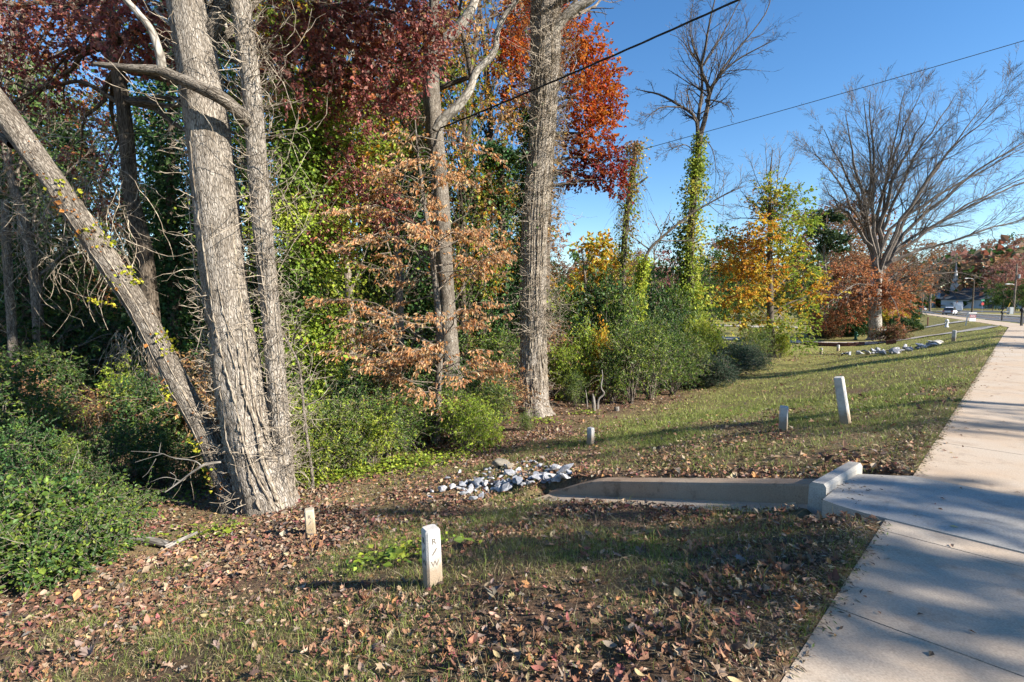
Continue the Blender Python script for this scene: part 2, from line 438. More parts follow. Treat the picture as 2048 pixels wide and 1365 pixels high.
def ground_mesh():
    th = np.concatenate([np.linspace(-50, 50, 260), np.linspace(51, 309, 76)]) * math.pi / 180
    r = np.concatenate([[0.25], np.geomspace(0.6, 60, 195), np.geomspace(62, 1400, 60)])
    T, RR = np.meshgrid(th, r)
    x = (RR * np.sin(T)).ravel(); y = (RR * np.cos(T)).ravel()
    z = height(x, y)
    nt, nr = len(th), len(r)
    i = np.arange(nr - 1)[:, None]; j = np.arange(nt)[None]; j2 = (j + 1) % nt
    q = np.stack(np.broadcast_arrays(i * nt + j, (i + 1) * nt + j, (i + 1) * nt + j2, i * nt + j2), -1).reshape(-1, 4)[:, ::-1]
    m = MB(); v = np.stack([x, y, z], -1)
    cen = v[q].mean(1)
    m.add(v, q, ground_tint(cen[:, 0], cen[:, 1]))
    cap = np.arange(nt)[::-1]
    m.f.append(cap[None]); m.c.append(np.array([[0.1, 0.08, 0.05]]))
    return m

def ground_material():
    m, nt, out = new_mat('ground_soil')
    at = nd(nt, 'ShaderNodeAttribute', attribute_name='tint')
    geo = nt.nodes.new('ShaderNodeNewGeometry')
    n1 = nd(nt, 'ShaderNodeTexNoise', Scale=28.0, Detail=6.0, Roughness=0.7); nt.links.new(geo.outputs['Position'], n1.inputs['Vector'])
    n2 = nd(nt, 'ShaderNodeTexVoronoi', Scale=17.0); nt.links.new(geo.outputs['Position'], n2.inputs['Vector'])
    f = ramp(nt, n1.outputs[0], [(0.3, (0.45, 0.45, 0.45)), (0.7, (1.5, 1.5, 1.5))])
    c = mixc(nt, 1.0, at.outputs['Color'], f, 'MULTIPLY')
    lv = ramp(nt, n2.outputs['Color'], [(0.0, (0.7, 0.7, 0.72)), (0.55, (1.0, 0.95, 0.9)), (1.0, (1.45, 1.15, 0.95))])
    c = mixc(nt, 0.7, c, lv, 'MULTIPLY')
    b = nd(nt, 'ShaderNodeBsdfPrincipled', Roughness=0.95); b.inputs['Specular IOR Level'].default_value = 0.1
    nt.links.new(c, b.inputs['Base Color'])
    bp = nd(nt, 'ShaderNodeBump', Strength=0.7, Distance=0.03); nt.links.new(n1.outputs[0], bp.inputs['Height']); nt.links.new(bp.outputs[0], b.inputs['Normal'])
    nt.links.new(b.outputs[0], out.inputs[0])
    return m
GROUND = ground_material()
ground_mesh().build('ground', GROUND, smooth=True, kind='structure')

# ------------------------------------------------------------------ pavement, apron, kerb, road
SW = 1.95
def strip(m, s0, s1, d0, d1, top, thick, n=2, c=None):
    """a piece of strip between path coordinates, as a solid"""
    ss = np.linspace(s0, s1, n)
    a = pt(ss, d0); b = pt(ss, d1)[::-1]
    p = np.vstack([a, b]); z = np.concatenate([elev(ss), elev(ss)[::-1]]) + top
    m.prism(p, z - thick, z, c)

sidewalk = thing('sidewalk', 'long tan concrete sidewalk running away beside the grass slope', 'sidewalk')
del sidewalk['category']; sidewalk['kind'] = 'structure'
joints = [-6.0, -4.4, -2.9, -1.4, 0.1, 1.55, 3.0, 4.27, 4.50]
m = MB()
for a, b in zip(joints[:-1], joints[1:]):
    m = MB(); strip(m, a + 0.005, b - 0.005, 0.0, -SW, 0.0, 0.12); m.build('slab', CONCRETE_TAN, sidewalk)
s0 = 5.80
while s0 < 58:
    s1 = s0 + 1.62
    m = MB(); strip(m, s0 + 0.006, s1 - 0.006, 0.0, -SW, 0.0, 0.12, 3 if abs(s0 - S_B) < 4 else 2); m.build('slab', CONCRETE_TAN, sidewalk)
    s0 = s1
m = MB()
while s0 < 230:
    strip(m, s0 + 0.01, s0 + 3.19, 0.0, -SW, 0.0, 0.12, 2); s0 += 3.2
m.build('far_slabs', CONCRETE_TAN, sidewalk, kind='stuff')
m = MB()
strip(m, -6, 58, -0.003, -SW + 0.003, -0.02, 0.06, 60, None)
m.build('joint_bed', plain_mat('joint_dirt', (0.05, 0.04, 0.032), 0.95), sidewalk)

# apron slab over the flume mouth
apron = MB()
ring = [(4.51, 0.0), (4.56, 0.14), (4.66, 0.34), (4.74, 0.46), (5.66, 0.44), (5.70, 0.28), (5.74, 0.12), (5.79, 0.0), (5.79, -SW), (4.51, -SW)]
pp = pt(np.array([a for a, b in ring]), np.array([b for a, b in ring]))
zz = np.array([-0.055 * min(1, max(0, b) / 0.45) + 0.006 for a, b in ring])
apron.prism(pp[::-1], zz[::-1] - 0.16, zz[::-1])
apron.build('concrete_apron', CONCRETE_GREY, kind='structure')

fl = thing('drainage_flume', 'concrete drainage flume running down the slope from the sidewalk to the rocks', 'drain', (*pt(5.2, 2.2), -0.7))
fd = np.linspace(0.36, 3.95, 22)
def zt(d):
    return -0.245 * np.maximum(d - 0.12, 0)
# floor and far wall with a rounded lower end
m = MB()
def cross(dv, prof):
    """loft a cross-section [(s, z)] along the flume"""
    V = []
    for d in dv:
        pr = prof(d)
        sxy = pt(np.array([q[0] for q in pr]), d)
        V.append(np.c_[sxy, np.array([q[1] for q in pr])])
    V = np.array(V); k, n, _ = V.shape
    i = np.arange(k - 1)[:, None] * n; j = np.arange(n)[None]; j2 = (j + 1) % n
    q = np.stack(np.broadcast_arrays(i + j, i + j2, i + n + j2, i + n + j), -1).reshape(-1, 4)
    return V.reshape(-1, 3), [q, np.arange(n)[None], (np.arange(n) + (k - 1) * n)[::-1][None]]
def floor_prof(d):
    z = zt(d) - 0.165
    w = 4.90
    return [(w, z + 0.01), (5.30, z - 0.012), (5.30, z - 0.12), (w, z - 0.12)]
def wall_prof(d):
    e = float(sstep(3.95, 3.05, d)) ** 0.8
    zb = zt(d) - 0.18; h = 0.03 + 0.16 * e
    return [(5.285, zb), (5.315, zb + h - 0.02), (5.33, zb + h), (5.50, zb + h + 0.008), (5.52, zb + h - 0.03), (5.52, zb - 0.12), (5.285, zb - 0.12)]
v, f = cross(fd, floor_prof); m.add(v, f); m.build('channel_floor', CONCRETE_TAN, fl)
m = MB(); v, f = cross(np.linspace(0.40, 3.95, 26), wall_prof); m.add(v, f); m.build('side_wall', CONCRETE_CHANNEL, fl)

# kerb stub on the edge of the apron
kp = thing('kerb_block', 'short pale concrete kerb block at the edge of the apron above the flume', 'kerb', (*pt(5.2, 0.52), -0.05))
ks = np.linspace(4.90, 5.80, 12)
def kerb_sec(sv):
    rise = 0.108
    zb = -0.075
    return [(0.44, zb - 0.34), (0.445, zb + rise - 0.03), (0.465, zb + rise), (0.555, zb + rise - 0.006), (0.575, zb + rise - 0.035), (0.585, zb - 0.34)]
V = []
for i, sv in enumerate(ks):
    pr = kerb_sec(sv); sh = 0.10 * (sv - 5.2) * -1
    V.append(np.c_[pt(np.full(6, sv), np.array([q[0] + sh for q in pr])), np.array([q[1] for q in pr])])
V = np.array(V); n = 6; k = len(ks)
i = np.arange(k - 1)[:, None] * n; j = np.arange(n)[None]; j2 = (j + 1) % n
q = np.stack(np.broadcast_arrays(i + j, i + n + j, i + n + j2, i + j2), -1).reshape(-1, 4)
m = MB(); m.add(V.reshape(-1, 3), [q, np.arange(n)[::-1][None], (np.arange(n) + (k - 1) * n)[None]])
m.build('kerb_body', CONCRETE_GREY, kp)

# road, kerbs, far pavement
ASPHALT = plain_mat('asphalt', (0.075, 0.075, 0.08), 0.85, 0.3, 0.2, 3.0)
WHITE = plain_mat('white_paint', (0.72, 0.72, 0.70), 0.6, 0.3, 0.1, 4.0)
YELLOW = plain_mat('yellow_paint', (0.62, 0.36, 0.05), 0.6, 0.3, 0.12, 4.0)
m = MB(); strip(m, -40, 230, -2.78, -9.9, -0.13, 0.15, 200); m.build('road', ASPHALT, kind='structure')
m = MB(); strip(m, -40, 230, -2.62, -2.78, 0.0, 0.3, 200); m.build('kerb', CONCRETE_GREY, kind='structure')
m = MB(); strip(m, -40, 230, -9.9, -10.06, 0.0, 0.3, 200); m.build('kerb', CONCRETE_GREY, kind='structure')
m = MB(); strip(m, -40, 230, -11.5, -13.0, 0.01, 0.1, 200); m.build('pavement', CONCRETE_GREY, kind='structure')
road_mark = MB()
for d in (-6.15, -6.40): strip(road_mark, -40, 230, d, d - 0.12, -0.126, 0.01, 200)
road_mark.build('road_centre_line', YELLOW, kind='structure')
road_mark = MB()
for d in (-3.15, -9.42): strip(road_mark, -40, 230, d, d - 0.12, -0.126, 0.01, 200)
road_mark.build('road_edge_line', WHITE, kind='structure')

# driveways of the yard beyond the swale: ribbons lying on the ground
def ribbon(name, pts2, w, mat, dz=0.035):
    c = smooth_line(np.asarray(pts2, float), 40); t = nrm(np.gradient(c, axis=0)); nn = np.stack([-t[:, 1], t[:, 0]], -1)
    k = len(c); rows = np.linspace(-0.5, 0.5, 5)
    v = np.concatenate([np.c_[c + nn * w * a, height(c[:, 0] + nn[:, 0] * w * a, c[:, 1] + nn[:, 1] * w * a) + dz] for a in rows])
    q = np.concatenate([np.stack([np.arange(k - 1) + r * k, np.arange(1, k) + r * k, np.arange(1, k) + (r + 1) * k, np.arange(k - 1) + (r + 1) * k], -1) for r in range(4)])
    m = MB(); m.add(v, q); return m.build(name, mat, kind='structure')
ribbon('driveway', [pt(np.array(46.5), 0.02), pt(np.array(48.0), 7.0), pt(np.array(49.5), 16.0), pt(np.array(50.0), 30.0), pt(np.array(49.0), 46.0)], 2.6, CONCRETE_GREY, 0.06)
ribbon('driveway', [pt(np.array(62.0), 0.02), pt(np.array(63.0), 8.0), pt(np.array(65.0), 20.0), pt(np.array(66.0), 36.0), pt(np.array(64.0), 60.0)], 3.2, CONCRETE_GREY, 0.06)
R = np.random.default_rng(100)
# ------------------------------------------------------------------ right-of-way posts
INK = plain_mat('letter_recess', (0.17, 0.15, 0.125), 0.9, 0.1, 0.4, 60.0)
def letter_mesh(ch, size):
    cu = bpy.data.curves.new('t', 'FONT'); cu.body = ch; cu.size = size; cu.extrude = 0.0012; cu.align_x = 'CENTER'
    o = bpy.data.objects.new('t', cu); col.objects.link(o)
    dg = bpy.context.evaluated_depsgraph_get(); dg.update()
    me = bpy.data.meshes.new_from_object(o.evaluated_get(dg))
    bpy.data.objects.remove(o); bpy.data.curves.remove(cu)
    me.materials.clear(); me.materials.append(INK); me.name = 'letter'
    return me
LET = {c: letter_mesh(c, 0.062) for c in 'RW'}
def slash_mesh():
    m = MB(); a = np.array([0.018, 0.045]); b = np.array([-0.018, -0.002]); n = np.array([0.0035, -0.003])
    m.poly([(*(b - n), 0.0012), (*(b + n), 0.0012), (*(a + n), 0.0012), (*(a - n), 0.0012)])
    return m.mesh('letter', INK)
LET['/'] = slash_mesh()

def row_post(loc, h, w, rz, lean, mat, label, letters=True, bury=0.25):
    """concrete post with chamfered corners and a bevelled cap, leaning by (x, y) radians"""
    t = thing('boundary_post', label, 'post', loc, 'concrete boundary posts in the verge')
    m = MB(); r = w / 2; c = w * 0.13
    def ring(r, c, z):
        return np.array([(-r + c, -r, z), (r - c, -r, z), (r, -r + c, z), (r, r - c, z), (r - c, r, z), (-r + c, r, z), (-r, r - c, z), (-r, -r + c, z)])
    rings = [ring(r * 1.04, c, -bury), ring(r * 1.03, c, h * 0.3), ring(r * 0.985, c, h - 0.022), ring(r * 0.95, c, h - 0.012), ring(r * 0.84, c * 0.9, h)]
    v = np.vstack(rings); q = []
    for k in range(len(rings) - 1):
        for j in range(8): q.append([k * 8 + j, k * 8 + (j + 1) % 8, (k + 1) * 8 + (j + 1) % 8, (k + 1) * 8 + j])
    m.add(v + np.array(loc), [np.array(q), np.arange(8)[None] + (len(rings) - 1) * 8])
    body = m.build('shaft', mat, t)
    if letters:
        for ch, z in (('R', h - 0.105), ('/', h - 0.185), ('W', h - 0.275)):
            if z < 0.03: continue
            for a in (0.0, -math.pi / 2):
                o = bpy.data.objects.new('letter', LET[ch]); col.objects.link(o); o.parent = body
                off = r * 1.02 + 0.0006
                o.location = (math.sin(a) * off, -math.cos(a) * off, z)
                o.rotation_euler = (math.pi / 2, 0, a)
    t.rotation_euler = (Matrix.Rotation(lean[1], 3, 'Y') @ Matrix.Rotation(lean[0], 3, 'X') @ Matrix.Rotation(rz, 3, 'Z')).to_euler()
    return t
def post_at(px, py, h, w, rz, lean, mat, label, letters=True, Y=None):
    g = G(px, py) if Y is None else None
    if Y is not None:
        p = P(px, py, Y); g = np.array([p[0], p[1], hz(p[0], p[1])])
    return row_post(tuple(g - np.array([0, 0, 0.02])), h, w, rz, lean, mat, label, letters)
post_at(866, 1168, 0.46, 0.118, math.radians(32), (0.0, -0.03), CONCRETE_POST, 'large white concrete post marked R/W in the leafy grass nearest the camera')
post_at(622, 1070, 0.36, 0.118, math.radians(20), (0.0, -0.04), CONCRETE_POST_TAN, 'yellowish concrete post marked R/W near the foot of the big twin trunk')
post_at(1181, 889, 0.36, 0.12, math.radians(52), (0, 0), CONCRETE_POST, 'small grey concrete post on the slope above the rocks', False)
post_at(1566, 861, 0.40, 0.125, math.radians(62), (0, 0), CONCRETE_POST, 'upright grey concrete post in the sunny lawn beside the leaning post', False)
post_at(1692, 848, 0.74, 0.125, math.radians(48), (0.0, -0.20), CONCRETE_POST, 'tall grey concrete post leaning to one side in the lawn by the sidewalk', False)
post_at(1642, 709, 0.42, 0.14, 0.6, (0, 0), CONCRETE_POST, 'far small concrete post in the swale, left one of a pair', False)
post_at(1676, 703, 0.44, 0.14, 0.6, (0, 0), CONCRETE_POST, 'far small concrete post in the swale, right one of a pair', False)
post_at(1907, 683, 0.55, 0.16, 0.9, (0, 0), CONCRETE_POST, 'far grey concrete post at the top of the grass bank by the sidewalk', False)

# ------------------------------------------------------------------ rock pile
def rock_mat(name, a, b, c):
    m, nt, out = new_mat(name)
    tc = nt.nodes.new('ShaderNodeTexCoord'); oi = nt.nodes.new('ShaderNodeObjectInfo')
    n = nd(nt, 'ShaderNodeTexNoise', Scale=9.0, Detail=6.0, Roughness=0.7); nt.links.new(tc.outputs['Object'], n.inputs['Vector'])
    cc = ramp(nt, n.outputs[0], [(0.28, a), (0.5, b), (0.72, c)])
    k = ramp(nt, oi.outputs['Random'], [(0.0, (0.5, 0.54, 0.6)), (1.0, (1.15, 1.13, 1.1))])
    cc = mixc(nt, 1.0, cc, k, 'MULTIPLY')
    nz = nd(nt, 'ShaderNodeTexNoise', Scale=2.6, Detail=5.0, Roughness=0.65); nt.links.new(tc.outputs['Object'], nz.inputs['Vector'])
    kd = ramp(nt, nz.outputs[0], [(0.52, (0, 0, 0)), (0.68, (0.75, 0.75, 0.75))]); cc = mixc(nt, kd, cc, (0.17, 0.125, 0.085))
    bs = nd(nt, 'ShaderNodeBsdfPrincipled', Roughness=0.8); nt.links.new(cc, bs.inputs['Base Color'])
    bp = nd(nt, 'ShaderNodeBump', Strength=0.5, Distance=0.02); nt.links.new(n.outputs[0], bp.inputs['Height']); nt.links.new(bp.outputs[0], bs.inputs['Normal'])
    nt.links.new(bs.outputs[0], out.inputs[0]); return m
ROCK = rock_mat('granite_pale', (0.17, 0.165, 0.165), (0.40, 0.40, 0.41), (0.61, 0.61, 0.62))
ROCK_TAN = rock_mat('fieldstone_tan', (0.20, 0.16, 0.11), (0.33, 0.28, 0.20), (0.45, 0.40, 0.31))
def rock_mesh(seed, mat, n=13, flat=0.72):
    r = np.random.default_rng(seed); bm = bmesh.new()
    p = nrm(r.normal(size=(n, 3))) * r.uniform(0.75, 1.0, (n, 1)) * np.array([1.0, r.uniform(0.6, 0.85), r.uniform(0.5, flat)]) * 0.5
    vs = [bm.verts.new(q) for q in p]
    res = bmesh.ops.convex_hull(bm, input=vs)
    bmesh.ops.delete(bm, geom=[g for g in res['geom_interior'] if isinstance(g, bmesh.types.BMVert)], context='VERTS')
    bmesh.ops.bevel(bm, geom=list(bm.edges), offset=0.02, segments=1, affect='EDGES', clamp_overlap=True)
    me = bpy.data.meshes.new('rock'); bm.to_mesh(me); bm.free(); me.materials.append(mat); me.polygons.foreach_set('use_smooth', np.zeros(len(me.polygons), bool)); return me
ROCKS = [rock_mesh(40 + i, ROCK) for i in range(9)]
def put_rock(me, p, size, label, group=None, rot=None):
    o = bpy.data.objects.new('rock', me); col.objects.link(o)
    o.location = p; o.scale = (size * R.uniform(0.85, 1.3), size * R.uniform(0.8, 1.1), size * R.uniform(0.6, 0.95))
    o.rotation_euler = rot or (R.uniform(-0.6, 0.6), R.uniform(-0.6, 0.6), R.uniform(0, 6.28))
    o['label'] = label; o['category'] = 'rock'
    if group: o['group'] = group
    return o
RG = 'pale rocks of the pile below the flume'
def in_poly(p, poly):
    x, y = p; c = False; j = len(poly) - 1
    for i in range(len(poly)):
        if (poly[i][1] > y) != (poly[j][1] > y) and x < (poly[j][0] - poly[i][0]) * (y - poly[i][1]) / (poly[j][1] - poly[i][1]) + poly[i][0]: c = not c
        j = i
    return c
pile = [(900, 988), (945, 962), (980, 940), (1040, 926), (1095, 926), (1150, 944), (1130, 962), (1060, 968), (1010, 984), (940, 995)]
spots = []
tries = 0
while len(spots) < 210 and tries < 4000:
    tries += 1
    q = (R.uniform(845, 1150), R.uniform(922, 1000))
    if not in_poly(q, pile): continue
    spots.append(q)
for q in sorted(spots, key=lambda a: a[1]):
    g = G(*q); sz = float(np.clip(R.lognormal(-2.08, 0.45), 0.05, 0.27))
    put_rock(ROCKS[R.integers(9)], g + np.array([0, 0, sz * R.uniform(-0.1, 0.25)]), sz, ('large' if sz > .16 else 'medium sized' if sz > .11 else 'small') + ' angular pale grey rock ' + ('at the flume end of the pile' if q[0] > 1095 else 'at the tail end of the pile' if q[0] < 955 else 'beside the tan boulder' if q[1] < 942 and q[0] < 1045 else 'at the far edge of the pile' if q[1] < 942 else 'at the near edge of the pile' if q[1] > 966 else 'in the left middle of the pile' if q[0] < 1020 else 'in the right middle of the pile'), RG)
for px, py, sz, lab in [(864, 988, .15, 'outermost pale rock at the tail of the rock pile, beside a bluish one'), (882, 986, .22, 'bluish grey rock at the tail of the pile'), (905, 980, .20, 'long grey rock along the tail of the pile'),
                        (925, 977, .22, 'flat pale rock joining the tail to the main pile'), (938, 990, .20, 'pale wedge rock lying in leaves in front of the pile, upper of two'), (947, 1003, .19, 'pale wedge rock lying in leaves in front of the pile, lower of two'),
                        (918, 951, .20, 'lone white rock lying in leaves behind the pile'), (895, 962, .14, 'lone small tan-grey stone in leaves behind the pile'), (972, 983, .13, 'small white rock half sunk in leaves before the pile'),
                        (963, 998, .16, 'grey flat stone at the shaded edge of the leaves'), (1130, 950, .34, 'large dark grey slab rock at the flume end of the pile'), (1108, 945, .24, 'dark grey block next to the slab rock at the flume end'),
                        (860, 998, .12, 'little bluish stone in the shade beside the tail of the pile'), (690, 942, .14, 'lone bluish stone in the ivy edge left of the pile')]:
    g = G(px, py); put_rock(ROCKS[R.integers(9)], g + np.array([0, 0, sz * 0.25]), sz, lab)
put_rock(rock_mesh(71, ROCK_TAN, 26, 0.6), G(1003, 937) + np.array([0, 0, 0.10]), 0.42, 'rounded tan boulder standing behind the pale rocks', None, (0.1, 0.1, 0.4))
put_rock(rock_mesh(72, ROCK_TAN, 16), G(1020, 944) + np.array([0, 0, 0.1]), 0.2, 'reddish brown stone on top of the pale rock pile')

# ------------------------------------------------------------------ dead wood
def log_thing(name, pts, rad, mat, label, cat, sides=8, branches=()):
    t = thing(name, label, cat, tuple(pts[0]))
    m = MB(); m.add(*[x for x in (lambda v, q, b: (v, q, None, b))(*tubes(smooth_line(pts, 14), smooth_line(np.array(rad)[:, None], 14)[:, 0], sides))]); m.build('main_stem', mat, t, True)
    for bp, br in branches:
        m = MB(); v, q, b = tubes(smooth_line(bp, 10), np.linspace(br, 0.003, 10), 5); m.add(v, q, None, b); m.build('branch', mat, t, True)
    return t
g0, g1, g2 = G(250, 1083), G(340, 1098), G(330, 1102)
log_thing('fallen_log', [g0 + [0, 0, .05], (g0 + g1) / 2 + [0, 0, .06], g1 + [0, 0, .05]], [0.035, 0.055, 0.045], BARK_DRIFT, 'bleached fallen log lying on leaves below the brambles', 'log')
log_thing('fallen_stick', [g2 + [0, 0, .03], G(395, 1078) + [0, 0, .09]], [0.04, 0.018], BARK_DRIFT, 'grey broken stick crossing the end of the bleached log', 'stick')
Yb = 7.2
log_thing('dead_branch', PL((440, 925, 7.5), (415, 928, 7.3), (395, 938, 7.2), (362, 962, Yb), (330, 985, 7.1)), [0.02, 0.02, 0.018, 0.014, 0.008], BARK_DRIFT, 'bare grey dead branch reaching sideways from the leaning trunk foot', 'branch', 6,
          [(PL((402, 932, 7.25), (388, 922, 7.2), (345, 916, Yb), (318, 906, Yb), (262, 903, Yb)), 0.012), (PL((325, 908, Yb), (300, 916, Yb), (270, 925, Yb)), 0.006), (PL((318, 906, Yb), (320, 895, Yb), (322, 885, Yb)), 0.005),
           (PL((345, 973, Yb), (352, 955, Yb), (340, 945, Yb)), 0.006), (PL((312, 918, Yb), (296, 945, Yb), (285, 955, Yb)), 0.006), (PL((362, 962, Yb), (330, 955, 7.0), (300, 965, 7.0)), 0.005)])
# ------------------------------------------------------------------ plant building blocks
def pal(cols, n, w=None, jit=0.18, clump=None):
    """n leaf colours from a palette; clump gives a palette index per leaf"""
    cols = np.asarray(cols, float)
    i = R.choice(len(cols), n, p=None if w is None else np.asarray(w, float) / np.sum(w)) if clump is None else clump
    return np.clip(cols[i] * np.exp(R.normal(0, jit, (n, 1))) * (1 + R.normal(0, 0.05, (n, 3))), 0.003, 0.8)

def leaves(m, p, axis, size, c, wid=0.5, fold=0.18, nbias=None, six=False):
    """leaf faces at p pointing along axis"""
    n = len(p); size = np.broadcast_to(size, n)[:, None]
    a = nrm(axis); ref = R.normal(size=(n, 3)) if nbias is None else R.normal(size=(n, 3)) * 0.55 + nbias
    nr = nrm(ref - a * (ref * a).sum(1, keepdims=True)); b = np.cross(nr, a)
    w = wid * size * 0.5
    if not six:
        v = np.stack([p, p + a * size * 0.45 + b * w + nr * size * fold, p + a * size, p + a * size * 0.45 - b * w + nr * size * fold], 1)
        k = np.arange(n)[:, None] * 4
        f = np.concatenate([k + np.array([0, 1, 2]), k + np.array([0, 2, 3])], 0)
        m.add(v.reshape(-1, 3), f, np.concatenate([c, c * 0.97]))
    else:
        v = np.stack([p, p + a * size * 0.28 + b * w * 0.9 + nr * size * fold, p + a * size * 0.65 + b * w * 0.85 + nr * size * fold * 0.6, p + a * size - nr * size * 0.08,
                      p + a * size * 0.65 - b * w * 0.85 + nr * size * fold * 0.6, p + a * size * 0.28 - b * w * 0.9 + nr * size * fold], 1)
        k = np.arange(n)[:, None] * 6
        f = np.concatenate([k + np.array([0, 1, 2, 3]), k + np.array([0, 3, 4, 5])], 0)
        m.add(v.reshape(-1, 3), f, np.concatenate([c, c * 0.96]))

def grow(p0, d0, L, k, wander=0.15, grav=0.0):
    n = len(p0); d = nrm(np.asarray(d0, float)); L = np.broadcast_to(L, n)[:, None]; pts = [np.asarray(p0, float)]
    for i in range(k - 1):
        d = nrm(d + R.normal(0, wander, (n, 3)) + np.array([0, 0, grav])); pts.append(pts[-1] + d * L / (k - 1))
    return np.stack(pts, 1)

def along(pts, t):
    """positions and tangents at fractions t (M,) on branches idx (M,)"""
    def f(idx, t):
        k = pts.shape[1]; u = np.clip(t, 0, 0.9999) * (k - 1); i = u.astype(int); w = (u - i)[:, None]
        a = pts[idx, i]; b = pts[idx, i + 1]
        return a * (1 - w) + b * w, nrm(b - a)
    return f(*t)

def spawn(pts, rad, m, t0=0.25, t1=1.0, ang=0.8, sd=0.2):
    """m side shoots on each branch: start, direction, parent radius, fraction"""
    N = len(pts); idx = np.repeat(np.arange(N), m); t = R.uniform(t0, t1, N * m)
    p, tg = along(pts, (idx, t))
    k = rad.shape[1]; u = np.clip(t, 0, 0.9999) * (k - 1); i = u.astype(int); w = u - i
    r = rad[idx, i] * (1 - w) + rad[idx, i + 1] * w
    q = R.normal(size=p.shape); q = nrm(q - tg * (q * tg).sum(1, keepdims=True))
    a = R.normal(ang, sd, len(p))[:, None]
    return p, tg * np.cos(a) + q * np.sin(a), r, t, idx

def put_tubes(m, pts, rad, n=4, c=None):
    v, q, b = tubes(pts, rad, n); m.add(v, q, c, b)

def taper(r0, k, end=0.35):
    return np.asarray(r0)[:, None] * np.linspace(1, end, k)[None]

def ramify(m, pts, rad, levels, minr=0.002):
    """branch orders below given limbs; levels: (count, t0, t1, angle, sd, length, k, wander, grav, rratio, sides); returns the last order"""
    last = None
    for (cnt, t0, t1, ang, sd, ln, k, wa, gr, rr, sides) in levels:
        p, d, r, t, idx = spawn(pts, rad, cnt, t0, t1, ang, sd)
        plen = np.linalg.norm(np.diff(pts, axis=1), axis=2).sum(1)[idx]
        L = plen * ln * R.uniform(0.55, 1.15, len(p)) * (1.15 - 0.6 * t)
        b = grow(p, d, L, k, wa, gr); rb = np.maximum(taper(r * rr, k), minr)
        put_tubes(m, b, rb, sides); pts, rad = b, rb; last = (b, rb)
    return last

def trunk_mesh(ctrl, rad, sides=40, step=0.06, rough=0.06, flare=0.0, lobes=5, seed=0):
    """bark-ridged trunk along control points, with root flare at the base"""
    ctrl = np.asarray(ctrl, float); L = np.linalg.norm(np.diff(ctrl, axis=0), axis=1).sum()
    k = max(12, int(L / step)); p = smooth_line(ctrl, k); r = smooth_line(np.asarray(rad, float)[:, None], k)[:, 0]
    v, q, b = tubes(p, r, sides)
    v = v.reshape(k, sides, 3); th = np.arange(sides) * 2 * math.pi / sides; s = np.linspace(0, L, k)
    TH, S = np.meshgrid(th, s)
    rg = fbm(np.cos(TH).ravel() * 9 + 50 + np.sin(TH).ravel() * 9 * 7.1, S.ravel() * 1.1 + seed * 7, 1.0, seed, 2).reshape(k, sides)
    fine = vnoise(TH.ravel() * sides / 2.6, S.ravel() * 4.5 + seed, 1.0, seed + 3).reshape(k, sides)
    lowf = vnoise(np.cos(TH).ravel() * 1.6 + 20, np.sin(TH).ravel() * 1.6 + S.ravel() * 0.7, 1.0, seed + 5).reshape(k, sides)
    disp = 1 + rough * (rg - 0.5) * 2 + rough * 0.7 * (fine - 0.5) + 0.16 * (lowf - 0.5)
    fl = np.exp(-S / (flare if flare > 0 else 1)) * (1.0 if flare > 0 else 0)
    disp = disp + fl * (0.75 + 0.45 * np.cos(lobes * TH + 1.3 * seed + 0.6 * np.sin(2 * TH)))
    v = p[:, None] + (v - p[:, None]) * disp[..., None]
    m = MB(); m.add(v.reshape(-1, 3), [q, (np.arange(sides) + (k - 1) * sides)[None]], None, b)
    return m, p, r

def trunk_surface(p, r, n, t0=0.0, t1=1.0, prefer=None):
    """random points on a trunk: position, outward direction, tangent, radius"""
    u = R.uniform(t0, t1, n) * (len(p) - 1.001); i = u.astype(int); w = (u - i)[:, None]
    c = p[i] * (1 - w) + p[i + 1] * w; tg = nrm(p[i + 1] - p[i]); rr = r[i]
    q = R.normal(size=(n, 3))
    if prefer is not None: q = q + np.asarray(prefer)
    o = nrm(q - tg * (q * tg).sum(1, keepdims=True))
    return c + o * rr[:, None], o, tg, rr

def vine_fuzz(m, p, r, n, length=0.35, rad=0.004, t0=0.05, t1=1.0, prefer=None, grav=0.12):
    """bare curling vine shoots standing off a trunk"""
    q, o, tg, rr = trunk_surface(p, r, n, t0, t1, prefer)
    L = length * R.lognormal(0, 0.45, n)
    b = grow(q - o * 0.02, o + R.normal(0, 0.5, (n, 3)), L, 6, 0.38, grav)
    put_tubes(m, b, taper(np.full(n, rad), 6, 0.4), 3)
    p2, d2, r2, t2, i2 = spawn(b, taper(np.full(n, rad), 6, 0.4), 2, 0.3, 1, 0.8, 0.3)
    b2 = grow(p2, d2, L[i2] * 0.4, 4, 0.3, grav * 0.5); put_tubes(m, b2, taper(np.full(len(p2), rad * 0.6), 4, 0.4), 3)
    return b

